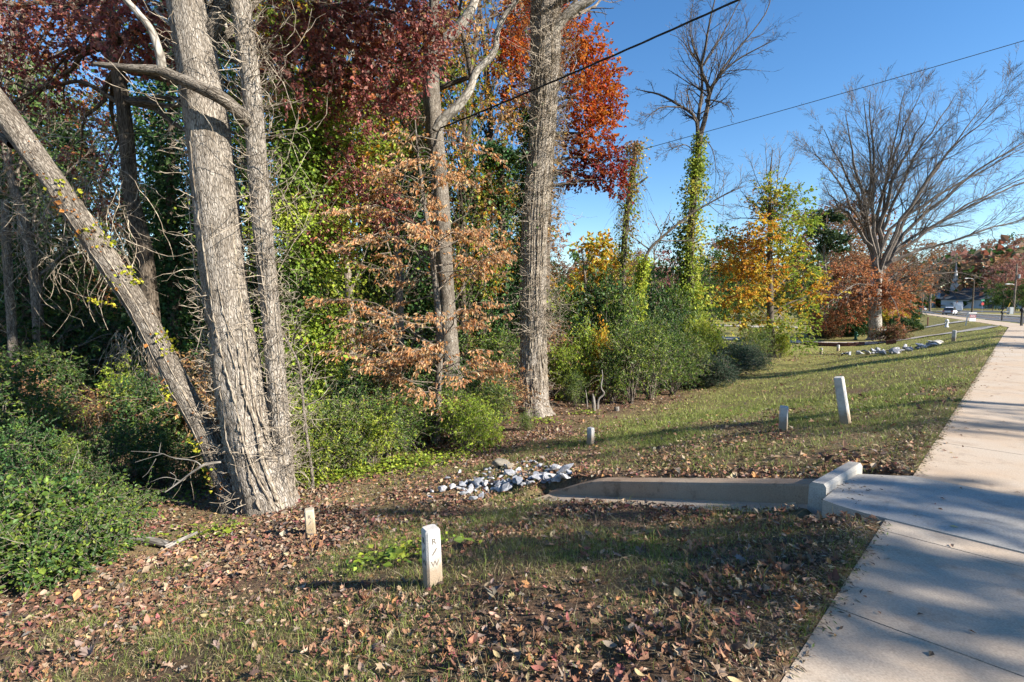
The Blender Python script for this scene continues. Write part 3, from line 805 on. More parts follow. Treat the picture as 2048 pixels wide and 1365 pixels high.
def vine_stems(m, p, r, n, rad=0.014, twist=1.2, t0=0.0, t1=1.0):
    """woody vine stems climbing the trunk surface"""
    for i in range(n):
        a0 = R.uniform(0, 6.28); k = 60; u = np.linspace(t0, R.uniform(0.6, 1.0) * (t1 - t0) + t0, k)
        ang = a0 + np.convolve(np.cumsum(R.normal(0, 0.07, k + 8)), np.ones(9) / 9, 'valid') + twist * R.normal() * (u - t0)
        j = np.clip((u * (len(p) - 2)).astype(int), 0, len(p) - 2)
        tg = nrm(p[j + 1] - p[j]); e1 = nrm(np.cross(tg, np.array([0.1, 1, 0.05]))); e2 = np.cross(tg, e1)
        fl = 1.0 + 0.04 * R.normal(size=(k, 1))
        q = p[j] + (e1 * np.cos(ang)[:, None] + e2 * np.sin(ang)[:, None]) * (r[j][:, None] * fl + rad * 0.4)
        put_tubes(m, q[None], (rad * R.uniform(0.5, 1.3) * np.linspace(1.1, 0.6, k))[None], 5)

def ivy_shell(m, p, r, n, cols, size, t0=0.0, t1=1.0, thick=0.3, w=None, droop=-0.4, prefer=None, bulge=None):
    """leaf coat around a trunk, thicker in irregular clumps"""
    q, o, tg, rr = trunk_surface(p, r, n, t0, t1, prefer)
    cl = fbm(q[:, 0] * 2 + q[:, 1] * 2, q[:, 2], 0.9, 4, 2)
    off = np.abs(R.normal(0, 1, n)) * thick * (0.25 + 1.5 * cl)
    q = q + o * off[:, None] + R.normal(0, 0.05, (n, 3))
    ax = o * 0.6 + np.array([0, 0, droop]) + R.normal(0, 0.5, (n, 3))
    ci = np.clip(((cl - 0.25) * 2 * len(cols) + R.normal(0, 0.8, n)).astype(int), 0, len(cols) - 1) if w is None else None
    leaves(m, q, ax, size * R.lognormal(0, 0.25, n), pal(cols, n, w, 0.2, ci), 0.75, 0.12, o + np.array([0, 0, 0.4]))

def spray(mt, ml, cen, rad, ntw, nlf, size, cols, w=None, tl=0.6, flat=0.0, droop=-0.2, wid=0.5, six=False, twr=0.004, shell=0.5, upn=0.35):
    """leafy shoots filling an ellipsoid: twigs into mt, leaves into ml"""
    cen = np.asarray(cen, float); rad = np.broadcast_to(np.asarray(rad, float), 3)
    u = nrm(R.normal(size=(ntw, 3))); rr = R.uniform(0, 1, (ntw, 1)) ** shell
    p = cen + u * rad * rr * 0.85
    d = u * np.array([1, 1, 1 - flat]) + R.normal(0, 0.4, (ntw, 3)) * np.array([1, 1, 1 - flat * 0.8])
    b = grow(p, d, tl * R.uniform(0.5, 1.3, ntw), 4, 0.16, droop * 0.25)
    if mt is not None: put_tubes(mt, b, taper(np.full(ntw, twr), 4, 0.4), 3)
    n = ntw * nlf; idx = np.repeat(np.arange(ntw), nlf); t = R.uniform(0.1, 1.0, n)
    q, tg = along(b, (idx, t))
    side = R.normal(size=(n, 3)) * np.array([1, 1, 1 - flat])
    ax = tg * 0.7 + side * 0.7 + np.array([0, 0, droop])
    q = q + R.normal(0, 0.02, (n, 3))
    ci = R.choice(len(cols), ntw, p=None if w is None else np.asarray(w, float) / np.sum(w))[idx]
    swap = R.random(n) < 0.25
    ci = np.where(swap, R.integers(0, len(cols), n), ci)
    leaves(ml, q, ax, size * R.lognormal(0, 0.22, n), pal(cols, n, None, 0.17, ci), wid, 0.15, np.array([0, 0, upn]), six)

def limb_line(a, b, n=8, sag=0.1, wob=0.06):
    a = np.asarray(a, float); b = np.asarray(b, float); t = np.linspace(0, 1, n)[:, None]; L = np.linalg.norm(b - a)
    p = a * (1 - t) + b * t
    p[:, 2] += np.sin(t[:, 0] * math.pi) * sag * L
    w = np.cumsum(R.normal(0, wob * L / n, (n, 3)), 0); return p + w * np.sin(t * math.pi)

# palettes (linear reflectance)
MAROON = [(0.26, 0.085, 0.065), (0.35, 0.14, 0.105), (0.45, 0.235, 0.18), (0.17, 0.065, 0.042), (0.38, 0.165, 0.06)]
ORANGE = [(0.46, 0.115, 0.016), (0.36, 0.065, 0.016), (0.50, 0.19, 0.022), (0.40, 0.13, 0.02)]
COPPER = [(0.60, 0.36, 0.18), (0.54, 0.29, 0.12), (0.68, 0.46, 0.27), (0.46, 0.21, 0.075)]
GOLD = [(0.56, 0.36, 0.03), (0.52, 0.25, 0.02), (0.42, 0.37, 0.05), (0.58, 0.42, 0.06)]
LIME = [(0.31, 0.38, 0.04), (0.41, 0.46, 0.06), (0.21, 0.28, 0.03), (0.46, 0.46, 0.07)]
GREEN = [(0.13, 0.19, 0.03), (0.19, 0.26, 0.04), (0.08, 0.135, 0.025), (0.25, 0.31, 0.05)]
DEEP = [(0.04, 0.085, 0.024), (0.055, 0.115, 0.032), (0.028, 0.06, 0.02), (0.08, 0.14, 0.035)]
BROWNISH = [(0.25, 0.15, 0.08), (0.32, 0.20, 0.10), (0.19, 0.105, 0.06), (0.24, 0.10, 0.055)]
BLUEGREEN = [(0.06, 0.10, 0.06), (0.09, 0.135, 0.085), (0.045, 0.075, 0.045)]
R = np.random.default_rng(101)
# ------------------------------------------------------------------ near trees
def base_of(px, py, Y):
    p = P(px, py, Y); return np.array([p[0], p[1], hz(p[0], p[1])])

# --- twin-stemmed pale tree
K = 8.0
tree = thing('twin_trunk_tree', 'huge pale furrowed tree with one thick trunk and a slimmer vine-wrapped second stem', 'tree', tuple(base_of(535, 1030, K)))
mainc = np.vstack([[base_of(540, 1040, K) - [0, 0, 0.15]], PL((536, 1000, K), (507, 900, K), (486, 800, K), (470, 700, K), (453, 600, K), (431, 400, K), (406, 200, K), (372, 0, K), (330, -250, K), (290, -520, K), (255, -820, K))])
mainr = np.array([60, 52, 47, 45, 42, 39, 39, 38, 34, 32, 27, 18]) * K / 1024
mb, tp, tr = trunk_mesh(mainc, mainr, 64, 0.045, 0.05, 0.30, 5, 1); mb.build('trunk', BARK_PALE, tree, True)
stemc = np.vstack([[base_of(568, 1010, K) - [0, 0, 0.1]], PL((566, 940, K + .02), (563, 880, K + .05), (556, 800, K + .06), (540, 600, K + .06), (520, 400, K), (505, 200, K - .05), (480, 0, K - .1), (450, -250, K - .2), (430, -500, K - .3))])
stemr = np.array([24, 20, 18, 18, 17.5, 18, 16.5, 16, 13, 9]) * K / 1024
ms, sp, sr = trunk_mesh(stemc, stemr, 40, 0.05, 0.06, 0.2, 3, 2); ms.build('second_trunk', BARK_PALE, tree, True)
m, _, _ = trunk_mesh(PL((500, 245, K - .1), (470, 218, K - .30), (440, 195, K - .50), (400, 175, K - .55), (350, 154, K - .55), (320, 142, K - .55), (260, 137, K - .6), (210, 131, K - .6), (187, 128, K - .6)),
                     np.array([13, 12, 11.5, 10.5, 9, 9, 6.5, 5, 3]) * K / 1024, 16, 0.05, 0.07, 0, 3, 4)
lb = m.build('broken_limb', BARK_GREY, tree, True)
m, _, _ = trunk_mesh(PL((324, 146, K - .55), (320, 112, K - .56), (302, 60, K - .6), (272, 22, K - .62), (243, -12, K - .64), (200, -80, K - .7)), np.array([8, 7, 6, 5.5, 5, 3.5]) * K / 1024, 12, 0.05, 0.05, 0, 3, 5)
m.build('limb_shoot', BARK_SMOOTH, tree, True)
m, _, _ = trunk_mesh(PL((410, 85, K + .2), (370, 70, K + .6), (330, 40, K + .9), (310, 20, K + 1.1)), np.array([7, 5, 4, 2.5]) * K / 1024, 10, 0.06, 0.05, 0, 3, 6)
m.build('limb', BARK_SMOOTH, tree, True)
m, _, _ = trunk_mesh(PL((456, 72, K + .3), (448, 40, K + .35), (432, -6, K + .4), (420, -60, K + .5)), np.array([3, 3.5, 3.5, 3]) * K / 1024, 8, 0.06, 0.03, 0, 3, 7)
m.build('limb', BARK_SMOOTH, tree, True)
# upper limbs above the frame
m = MB()
for i in range(16):
    a = R.uniform(0, 6.28); t = R.uniform(0.72, 0.98); p0 = tp[int(t * (len(tp) - 1))]
    b = grow(p0[None], np.array([[math.cos(a), math.sin(a), R.uniform(0.5, 1.2)]]), R.uniform(3, 6), 9, 0.14, 0.05); rb = taper(np.array([0.07]), 9, 0.2)
    put_tubes(m, b, rb, 6); ramify(m, b, rb, [(6, .3, 1, .8, .2, .35, 5, .15, .05, .6, 4), (4, .3, 1, .8, .2, .4, 4, .15, .05, .6, 3)])
m.build('upper_branches', BARK_TWIG, tree)
# unseen leafy crown added above the frame, shaped to shade the left wood
mt, ml, lim = MB(), MB(), MB(); nb = 0
while nb < 64:
    Yt = R.uniform(10.5, 18); Xt = -R.uniform(.66, 1.04) * Yt; tgt = np.array([Xt, Yt, R.uniform(-.5, 6.5)]); zb = R.uniform(8.8, 12.5)
    B_ = tgt + TO_SUN * (zb - tgt[2]) / TO_SUN[2]
    if B_[1] < 6.8 or B_[1] > 15 or B_[0] > 4.5 or 600 - 1024 * (B_[2] - 2.6) / B_[1] > -40: continue
    nb += 1; spray(mt, ml, B_, (.95, .95, .6), 24, 9, .13, GOLD[1:3] + [LIME[2], BROWNISH[1], BROWNISH[0]], None, .6, .2, -.2, .8)
    put_tubes(lim, limb_line(tp[int(R.uniform(.66, .95) * (len(tp) - 1))], B_, 9, .08, .12)[None], np.linspace(.055, .012, 9)[None], 5)
lim.build('shade_crown_limbs', BARK_GREY, tree); mt.build('shade_crown_twigs', BARK_TWIG, tree); ml.build('crown', LEAF, tree, kind='stuff')
m = MB()
vine_stems(m, tp, tr, 22, 0.011, 0.8, 0.02, 0.65); vine_stems(m, tp, tr, 3, 0.028, 1.6, 0.02, 0.40)
vine_stems(m, sp, sr, 14, 0.009, 2.0, 0.02, 0.75)
m.build('vine_stem', BARK_VINE, tree)
m = MB()
vine_fuzz(m, tp, tr, 420, 0.26, 0.0058, 0.10, 0.72, (-2.2, -0.4, 0))
vine_fuzz(m, sp, sr, 800, 0.30, 0.0058, 0.10, 0.85, None)
vine_fuzz(m, sp, sr, 110, 0.75, 0.0068, 0.25, 0.85, (1.6, 0, 0))
m.build('vine_twigs', BARK_VINE, tree, kind='stuff')

# --- leaning tree
lean = thing('leaning_tree', 'grey trunk leaning far over to one side with orange vine leaves on it', 'tree', tuple(base_of(468, 1010, K)))
leanc = np.vstack([[base_of(472, 1025, K) - [0, 0, .15]], PL((462, 985, K), (445, 950, K), (405, 859, K), (350, 756, K), (281, 622, K), (203, 505, K), (125, 388, K), (62, 300, K), (0, 215, K), (-80, 115, K), (-230, -60, K), (-380, -260, K))])
lr = np.array([26, 22, 19, 19.5, 20, 20, 20, 19.5, 21, 22, 21, 18, 12]) * K / 1024
m, lp, lrr = trunk_mesh(leanc, lr, 44, 0.05, 0.05, 0.14, 4, 8); m.build('trunk', BARK_GREY, lean, True)
m, _, _ = trunk_mesh(PL((25, 290, K + .1), (5, 275, K + .2), (-25, 262, K + .4)), np.array([9, 8, 5]) * K / 1024, 10, 0.05, 0.05, 0, 3, 9); m.build('limb_stub', BARK_DARK, lean, True)
m = MB(); vine_stems(m, lp, lrr, 12, 0.008, 2.2, 0.02, 0.72); m.build('vine_stem', BARK_VINE, lean)
m = MB()
q, o, tg, rr = trunk_surface(lp, lrr, 70, 0.08, 0.70, (0.3, -1.6, 0.3))
leaves(m, q + o * 0.02, o * 0.4 + R.normal(0, 0.6, (70, 3)) + [0, 0, -.3], 0.045 * R.lognormal(0, .3, 70), pal([(0.36, 0.15, 0.04), (0.38, 0.17, 0.05), (0.28, 0.10, 0.03)], 70), 0.8, 0.1, o)
q, o, tg, rr = trunk_surface(lp, lrr, 34, 0.52, 0.58, (0.2, -1.6, 0.3))
leaves(m, q + o * 0.02, o * 0.4 + R.normal(0, 0.6, (34, 3)) + [0, 0, -.3], 0.05 * R.lognormal(0, .3, 34), pal([(0.38, 0.15, 0.035), (0.40, 0.18, 0.05)], 34), 0.8, 0.1, o)
for t0, n in ((0.13, 14), (0.17, 22), (0.22, 22), (0.30, 20), (0.36, 36), (0.44, 44), (0.5, 40), (0.57, 22)):
    q, o, tg, rr = trunk_surface(lp, lrr, n, t0, t0 + 0.03, (1.6 if t0 > .3 else -1.8, -0.8, 0.6))
    leaves(m, q + o * R.uniform(0.01, 0.09, (n, 1)), o + R.normal(0, 0.6, (n, 3)), 0.06, pal([(0.42, 0.42, 0.03), (0.50, 0.46, 0.05), (0.34, 0.36, 0.03)], n), 0.8, 0.1, o)
b = grow(PL((235, 612, K - .2)), np.array([[-1, -0.3, 0.25]]), 0.42, 6, 0.1, 0.0)
idx = np.zeros(24, int); q, tg = along(b, (idx, R.uniform(0, 1, 24)))
leaves(m, q, R.normal(size=(24, 3)), 0.06, pal([(0.45, 0.42, 0.03), (0.50, 0.46, 0.05)], 24), 0.8, 0.1)
put_tubes(m, b, taper(np.array([0.004]), 6), 3, np.array([0.25, 0.2, 0.1]))
m.build('vine_leaves', LEAF, lean, kind='stuff')

# --- slender bare sapling beside the twin trunk
g = base_of(627, 985, 8.9)
m, _, _ = trunk_mesh(np.vstack([[g - [0, 0, .05]], PL((622, 930, 8.9), (612, 860, 8.9), (604, 780, 8.9), (597, 730, 8.9), (580, 692, 8.9), (566, 664, 8.9), (556, 640, 8.9))]), [.030, .027, .025, .023, .021, .018, .014, .006], 10, 0.05, 0.04)
t_ = thing('bare_sapling', 'thin bare crooked sapling stem standing beside the twin trunk', 'tree', tuple(g)); m.build('trunk', BARK_GREY, t_, True)
m = MB(); b = grow(PL((603, 775, 8.9), (600, 745, 8.9)), np.array([[-.5, .2, .9], [.8, 0, .5]]), 0.35, 6, 0.15, 0.02); put_tubes(m, b, taper(np.array([.007, .006]), 6, .3), 4); m.build('twigs', BARK_TWIG, t_)

# --- dark red oak behind the leaning trunk, its crown overhead
KO = 13.0
oak = thing('red_oak', 'dark trunked oak with maroon leaves spreading across the upper part of the wood', 'tree', tuple(base_of(318, 800, KO)))
oc = np.vstack([[base_of(322, 850, KO) - [0, 0, .1]], PL((318, 780, KO), (308, 680, KO), (298, 590, KO), (289, 500, KO), (262, 388, KO), (254, 280, KO), (243, 190, KO), (232, 120, KO), (222, 60, KO), (205, -60, KO), (190, -200, KO))])
m, op_, or_ = trunk_mesh(oc, np.array([18, 16, 15, 14.5, 14, 13, 12.5, 12, 11, 9, 7, 4]) * KO / 1024, 28, 0.08, 0.07, 0.25, 4, 10); m.build('trunk', BARK_DARK, oak, True)
mt = MB(); ml = MB()
OAKB = []
def oakblob(px, py, Y, rx, ry, n, rz=None):
    OAKB.append((P(px, py, Y), np.array([rx * Y / 1024, (rz or rx) * Y / 1024 * 0.8, ry * Y / 1024]), n))
for a in [(40, 40, 12, 90, 70, 60), (150, 20, 12, 90, 60, 60), (60, 150, 13, 80, 60, 50), (170, 110, 13.5, 80, 50, 45), (250, 60, 11, 70, 60, 55), (300, 100, 11.5, 50, 45, 30), (20, 250, 13.5, 60, 50, 26), (130, 215, 14, 60, 35, 18),
          (330, 20, 10.5, 60, 50, 40), (-80, 80, 12, 110, 100, 60), (-60, 260, 13, 90, 80, 30), (100, -120, 12, 200, 90, 90), (350, -130, 11, 200, 90, 80),
          (560, 60, 11, 70, 60, 60), (590, 160, 11, 50, 50, 34), (540, 130, 12, 45, 60, 28), (680, 50, 11.5, 90, 60, 100), (770, 30, 11.5, 80, 55, 100), (850, 40, 12, 70, 60, 80), (700, 130, 11.5, 70, 55, 80), (790, 130, 11.8, 60, 70, 80), (840, 110, 12, 40, 50, 44),
          (740, 205, 11.8, 60, 50, 56), (785, 195, 12, 40, 40, 34), (660, 190, 12, 45, 50, 34), (640, 90, 12, 60, 80, 44), (700, -80, 11.5, 200, 80, 130), (860, -60, 12, 90, 60, 60),
          (690, 300, 12.5, 40, 50, 30), (770, 420, 12.8, 50, 30, 36), (730, 390, 12.8, 40, 25, 24), (640, 400, 12.5, 50, 40, 30), (650, 470, 12.5, 60, 30, 30), (705, 345, 12.5, 40, 40, 24), (160, 330, 14.5, 60, 30, 12), (200, 400, 15, 40, 25, 10)]:
    oakblob(*a)
for c, rd, n in OAKB:
    spray(mt, ml, c, rd, int(n * (1.6 if c[0] < -5 else 1.35)), 11, 0.082, MAROON, [3, 4, 3, 2, 1.5], 0.5, 0.35, -0.35, 0.62, True, 0.003, 0.6, 0.3)
ivy = MB()
lim = MB()
starts = [op_[int(len(op_) * f)] for f in (0.62, 0.70, 0.78, 0.86, 0.93)]
for i, (c, rd, n) in enumerate(OAKB):
    s_ = starts[min(4, max(0, int((c[2] - 2.5) / 1.6)))]
    if c[0] > -3: s_ = P(620, 250, 13.2) + np.array([0, 0, R.uniform(-.6, 1.8)])
    put_tubes(lim, limb_line(s_, c, 9, 0.12, 0.25)[None], np.linspace(0.075, 0.012, 9)[None], 6)
m, _, _ = trunk_mesh(np.vstack([base_of(625, 800, 13.4)[None] - [[0, 0, .1]], PL((626, 600, 13.4), (622, 400, 13.3), (618, 200, 13.2), (640, 60, 13), (660, -100, 12.8))]), [.2, .17, .15, .13, .10, .06], 20, 0.1, 0.07, 0.2, 4, 12)
m.build('second_trunk', BARK_DARK, oak, True)
m, _, _ = trunk_mesh(PL((236, 205, KO), (165, 165, KO), (110, 172, KO + .2), (60, 180, KO + .3), (0, 150, KO + .3)), [.06, .05, .045, .035, .02], 8, 0.12, 0.05); m.build('limb', BARK_DARK, oak, True)
m, _, _ = trunk_mesh(PL((233, 130, KO), (205, 98, KO), (182, 60, KO), (150, 10, KO)), [.11, .09, .08, .05], 12, 0.1, 0.05); m.build('limb', BARK_DARK, oak, True)
m, _, _ = trunk_mesh(PL((605, 330, 12.4), (600, 240, 12.4), (607, 160, 12.4), (630, 50, 12.2), (640, 20, 12.1), (700, 12, 11.9), (760, 20, 11.8), (850, 40, 11.8)), [.07, .07, .07, .06, .06, .05, .04, .02], 12, 0.1, 0.06); m.build('limb', BARK_DARK, oak, True)
lim.build('branches', BARK_DARK, oak); mt.build('twigs', BARK_TWIG, oak); ml.build('crown', LEAF, oak, kind='stuff')

# --- centre tree with pale forked limbs
KC = 15.0
ct = thing('forked_tree', 'tall grey trunk with pale bare forked limbs rising behind the copper beech', 'tree', tuple(base_of(903, 800, KC)))
cc = np.vstack([[base_of(905, 810, KC) - [0, 0, .1]], PL((902, 760, KC), (898, 690, KC), (893, 600, KC), (884, 450, KC), (877, 352, KC), (870, 264, KC), (860, 132, KC), (866, 70, KC), (868, 0, KC), (860, -150, KC), (850, -330, KC))])
m, cp_, cr_ = trunk_mesh(cc, np.array([24, 19, 18, 17, 16.5, 16, 15.5, 15, 10, 9, 7, 4]) * KC / 1024, 36, 0.07, 0.05, 0.3, 5, 14); m.build('trunk', BARK_GREY, ct, True)
m, _, _ = trunk_mesh(PL((862, 125, KC), (881, 90, KC - .1), (908, 66, KC - .15), (935, 30, KC - .2), (950, -2, KC - .2), (965, -90, KC - .2)), np.array([11, 11, 10, 9, 8, 5]) * KC / 1024, 16, 0.07, 0.03, 0, 3, 15); m.build('limb', BARK_SMOOTH, ct, True)
m, l2, l2r = trunk_mesh(PL((872, 262, KC - .1), (886, 240, KC - .15), (917, 211, KC - .2), (939, 180, KC - .2), (952, 145, KC - .2), (987, 106, KC - .2), (996, 62, KC - .2), (1013, 26, KC - .2), (1036, -4, KC - .2), (1060, -80, KC)), np.array([11, 10, 9, 7.5, 7, 6, 5, 4.5, 4, 2.5]) * KC / 1024, 14, 0.07, 0.04, 0, 3, 16); m.build('limb', BARK_SMOOTH, ct, True)
m, _, _ = trunk_mesh(PL((945, 160, KC - .2), (935, 110, KC - .1), (925, 65, KC), (918, 30, KC), (925, -10, KC)), np.array([6, 5, 4, 3, 2]) * KC / 1024, 10, 0.08, 0.05); m.build('limb', BARK_DARK, ct, True)
m, _, _ = trunk_mesh(PL((960, 148, KC + .3), (910, 165, KC + .4), (860, 185, KC + .5), (815, 205, KC + .6), (800, 240, KC + .6)), np.array([4, 5, 5.5, 5, 3]) * KC / 1024, 10, 0.08, 0.05); m.build('limb', BARK_DARK, ct, True)
m = MB()
for src, n in ((l2, 26), (cp_, 20)):
    k = len(src); i = R.integers(int(k * .5), k - 1, n)
    b = grow(src[i], R.normal(size=(n, 3)) + [0, 0, .6], R.uniform(.7, 2, n), 7, .16, .03); rb = taper(R.uniform(.012, .025, n), 7, .25); put_tubes(m, b, rb, 4)
    ramify(m, b, rb, [(5, .3, 1, .8, .2, .45, 5, .15, .03, .6, 3), (3, .3, 1, .8, .2, .5, 4, .15, .03, .6, 3)])
m.build('twigs', BARK_TWIG, ct)

# --- vine-wrapped trunk
KV = 15.0
vt = thing('vine_wrapped_tree', 'massive straight trunk with flared roots and a thick coat of bare vines', 'tree', tuple(base_of(1068, 832, KV)))
vc = np.vstack([[base_of(1068, 838, KV) - [0, 0, .2]], PL((1067, 800, KV), (1067, 740, KV), (1067, 680, KV), (1066, 600, KV), (1070, 440, KV), (1082, 300, KV), (1088, 200, KV), (1091, 90, KV), (1092, 0, KV), (1098, -150, KV), (1102, -400, KV))])
m, vp, vr = trunk_mesh(vc, np.array([30, 28, 25, 24.5, 24, 24, 23.5, 24, 27, 26, 20, 10]) * KV / 1024, 60, 0.06, 0.06, 0.62, 6, 18); m.build('trunk', BARK_PALE, vt, True)
m, _, _ = trunk_mesh(PL((1100, 70, KV - .1), (1122, 42, KV - .2), (1150, 18, KV - .3), (1185, -4, KV - .4), (1240, -60, KV - .6)), np.array([13, 10, 9, 8, 5]) * KV / 1024, 14, 0.07, 0.04, 0, 3, 19); m.build('limb', BARK_SMOOTH, vt, True)
m = MB(); vine_stems(m, vp, vr, 80, 0.021, 1.0, 0.0, 0.95); m.build('vine_stem', BARK_VINE, vt)
m = MB(); vine_fuzz(m, vp, vr, 1350, 0.42, 0.008, 0.28, 0.85, (0.2, -.3, 0), 0.06); vine_fuzz(m, vp, vr, 260, 0.28, 0.006, 0.04, 0.3, None, 0.06); vine_fuzz(m, vp, vr, 160, 0.9, 0.007, 0.3, 0.75, (1.2, -.3, 0), -0.05)
m.build('vine_twigs', BARK_VINE, vt, kind='stuff')
m = MB(); ivy_shell(m, vp, vr, 2600, DEEP, 0.085, 0.30, 0.62, 0.18, None, -.4, (-2.4, 0.6, 0)); m.build('ivy', GLOSSY, vt, kind='stuff')
m = MB()
for i in range(9):
    a = R.uniform(0, 6.28); p0 = vp[int(R.uniform(.75, .99) * (len(vp) - 1))]
    b = grow(p0[None], np.array([[math.cos(a), math.sin(a), .6]]), R.uniform(3, 5), 8, .12, .04); rb = taper(np.array([.07]), 8, .2); put_tubes(m, b, rb, 6); ramify(m, b, rb, [(7, .3, 1, .8, .2, .4, 5, .15, .03, .6, 4), (4, .3, 1, .8, .2, .45, 4, .15, .03, .6, 3)])
m.build('upper_branches', BARK_TWIG, vt)

# --- copper beech sapling: flat tiers of papery leaves
KB = 12.0
be = thing('copper_beech', 'young beech holding flat tiers of dry copper coloured leaves', 'tree', tuple(base_of(872, 897, KB)))
bc = np.vstack([[base_of(872, 900, KB) - [0, 0, .05]], PL((875, 840, KB), (877, 760, KB), (879, 690, KB), (874, 600, KB), (862, 500, KB), (848, 400, KB), (836, 310, KB), (830, 240, KB))])
m, bp_, br_ = trunk_mesh(bc, np.array([8.5, 7.5, 7, 6.5, 6, 5, 4, 2.5, 1.2]) * KB / 1024, 14, 0.07, 0.04, 0.12, 4, 20); m.build('trunk', BARK_GREY, be, True)
mt = MB(); ml = MB()
for i in range(84):
    py = R.uniform(300, 830); sgn = R.choice([-1, 1, 0], p=[.5, .33, .17])
    half = np.interp(py, [290, 350, 430, 520, 620, 700, 760, 830], [50, 110, 160, 200, 230, 220, 170, 90]) * R.uniform(0.35, 1.1)
    ex = min(860 + sgn * half + R.normal(0, 30) - 10, 1005); Y = KB + R.normal(0, 0.9) + (0 if sgn else R.uniform(-1.5, -.3))
    f = np.clip((895 - py + R.uniform(-30, 60)) / 660, 0.08, 0.97)
    a = bp_[int(f * (len(bp_) - 1))]; e = P(ex, py + R.normal(0, 30), Y)
    b = limb_line(a, e, 9, R.uniform(-.06, .2), 0.30)[None]; rb = np.linspace(.017, .004, 9)[None]; put_tubes(mt, b, rb, 5)
    nb = int(16 * (.5 + half / 200))
    p, d, r, t, idx = spawn(b, rb, nb, .35, 1, .75, .25); d[:, 2] *= .2
    bb = grow(p, d, R.uniform(.2, .6, len(p)), 5, .14, -.02); put_tubes(mt, bb, taper(np.full(len(p), .0035), 5, .4), 3)
    n = len(p) * 6; ii = np.repeat(np.arange(len(p)), 6); q, tg = along(bb, (ii, R.uniform(.1, 1, n)))
    leaves(ml, q, tg * .5 + R.normal(0, .45, (n, 3)) * [1, 1, .4] + [0, 0, -.75], .085 * R.lognormal(0, .2, n), pal(COPPER, n, [3, 2.5, 2.5, 1], .2), .40, .22, np.array([.3, -.5, .3]), True)
mt.build('branches', BARK_TWIG, be); ml.build('crown', LEAF, be, kind='stuff')

# --- orange oak behind the vine trunk
KR = 25.0
orr = thing('orange_oak', 'oak with a tall rounded crown of bright orange red leaves behind the vine-wrapped trunk', 'tree', tuple(base_of(1088, 740, KR)))
m, oo, oor = trunk_mesh(np.vstack([[base_of(1086, 760, KR) - [0, 0, .1]], PL((1088, 600, KR), (1092, 450, KR), (1100, 300, KR), (1105, 150, KR), (1100, 20, KR))]), [.32, .28, .25, .2, .12, .05], 18, .15, .06, .3, 4, 22); m.build('trunk', BARK_DARK, orr, True)
mt, ml, lim = MB(), MB(), MB()
for px, py, rx, ry, n in [(1150, 80, 45, 35, 60), (1185, 120, 38, 40, 64), (1210, 170, 30, 40, 56), (1215, 215, 28, 35, 50), (1170, 200, 40, 45, 60), (1140, 150, 40, 50, 60), (1190, 270, 36, 40, 54), (1150, 270, 36, 45, 50), (1215, 320, 28, 30, 40), (1180, 345, 45, 28, 50), (1140, 340, 36, 40, 40), (1120, 60, 40, 40, 50),
                          (1040, 40, 40, 40, 60), (1020, 100, 36, 40, 50), (1040, 160, 34, 40, 44), (1035, 90, 34, 45, 50), (1060, 10, 50, 30, 50), (1230, 365, 20, 22, 24), (1030, 220, 30, 36, 28), (1090, 0, 60, 40, 50)]:
    c = P(px, py, KR + R.normal(0, 1.0)); cl = ORANGE if py < 310 else [(0.26, 0.05, 0.02), (0.22, 0.035, 0.03), (0.30, 0.08, 0.02), (0.2, 0.05, 0.03)]
    spray(mt, ml, c, np.array([rx, rx, ry]) * KR / 1024, n * 2, 9, .15, cl, None, .7, .2, -.25, .7, False, .006, .55, .3)
    s_ = oo[int(np.clip((740 - py) / 740, .3, .95) * (len(oo) - 1))]; put_tubes(lim, limb_line(s_, c, 7, .06, .12)[None], np.linspace(.09, .015, 7)[None], 5)
lim.build('branches', BARK_DARK, orr); mt.build('twigs', BARK_TWIG, orr); ml.build('crown', LEAF, orr, kind='stuff')

# --- vine column of yellow-green leaves beside the twin trunk
def ivy_tree(name, label, ctrl, rads, n, cols, size, thick, t0=0.02, mat=LEAF, extra=None, bark=BARK_DARK, w=None, group=None):
    t = thing(name, label, 'tree', tuple(ctrl[0]), group)
    m, p, r = trunk_mesh(ctrl, rads, 16, .15, .07, .2, 4, 23); m.build('trunk', bark, t, True)
    m = MB(); ivy_shell(m, p, r, n, cols, size, t0, 1.0, thick, w); m.build('ivy', mat, t, kind='stuff')
    return t, p, r
c0 = base_of(598, 850, 12.2)
ivy_tree('ivy_clad_tree', 'tree smothered in bright yellow green vine leaves right beside the twin trunk', np.vstack([[c0], PL((598, 700, 12.2), (596, 550, 12.2), (590, 420, 12.2), (600, 300, 12.4), (605, 180, 12.6))]), [.15, .14, .12, .1, .08, .05], 17000, [GREEN[2], GREEN[0], GREEN[1], LIME[2], LIME[0], LIME[1]], .075, .62)
c0 = base_of(660, 850, 12.9)
ivy_tree('ivy_clad_tree', 'slim tree coated in light green leaves between the ivy column and the beech', np.vstack([[c0], PL((655, 700, 12.9), (650, 560, 12.9), (640, 460, 12.9), (640, 350, 13), (650, 220, 13.2))]), [.12, .1, .09, .08, .06, .03], 8000, [GREEN[0], LIME[2], LIME[0], GREEN[3]], .09, .55)
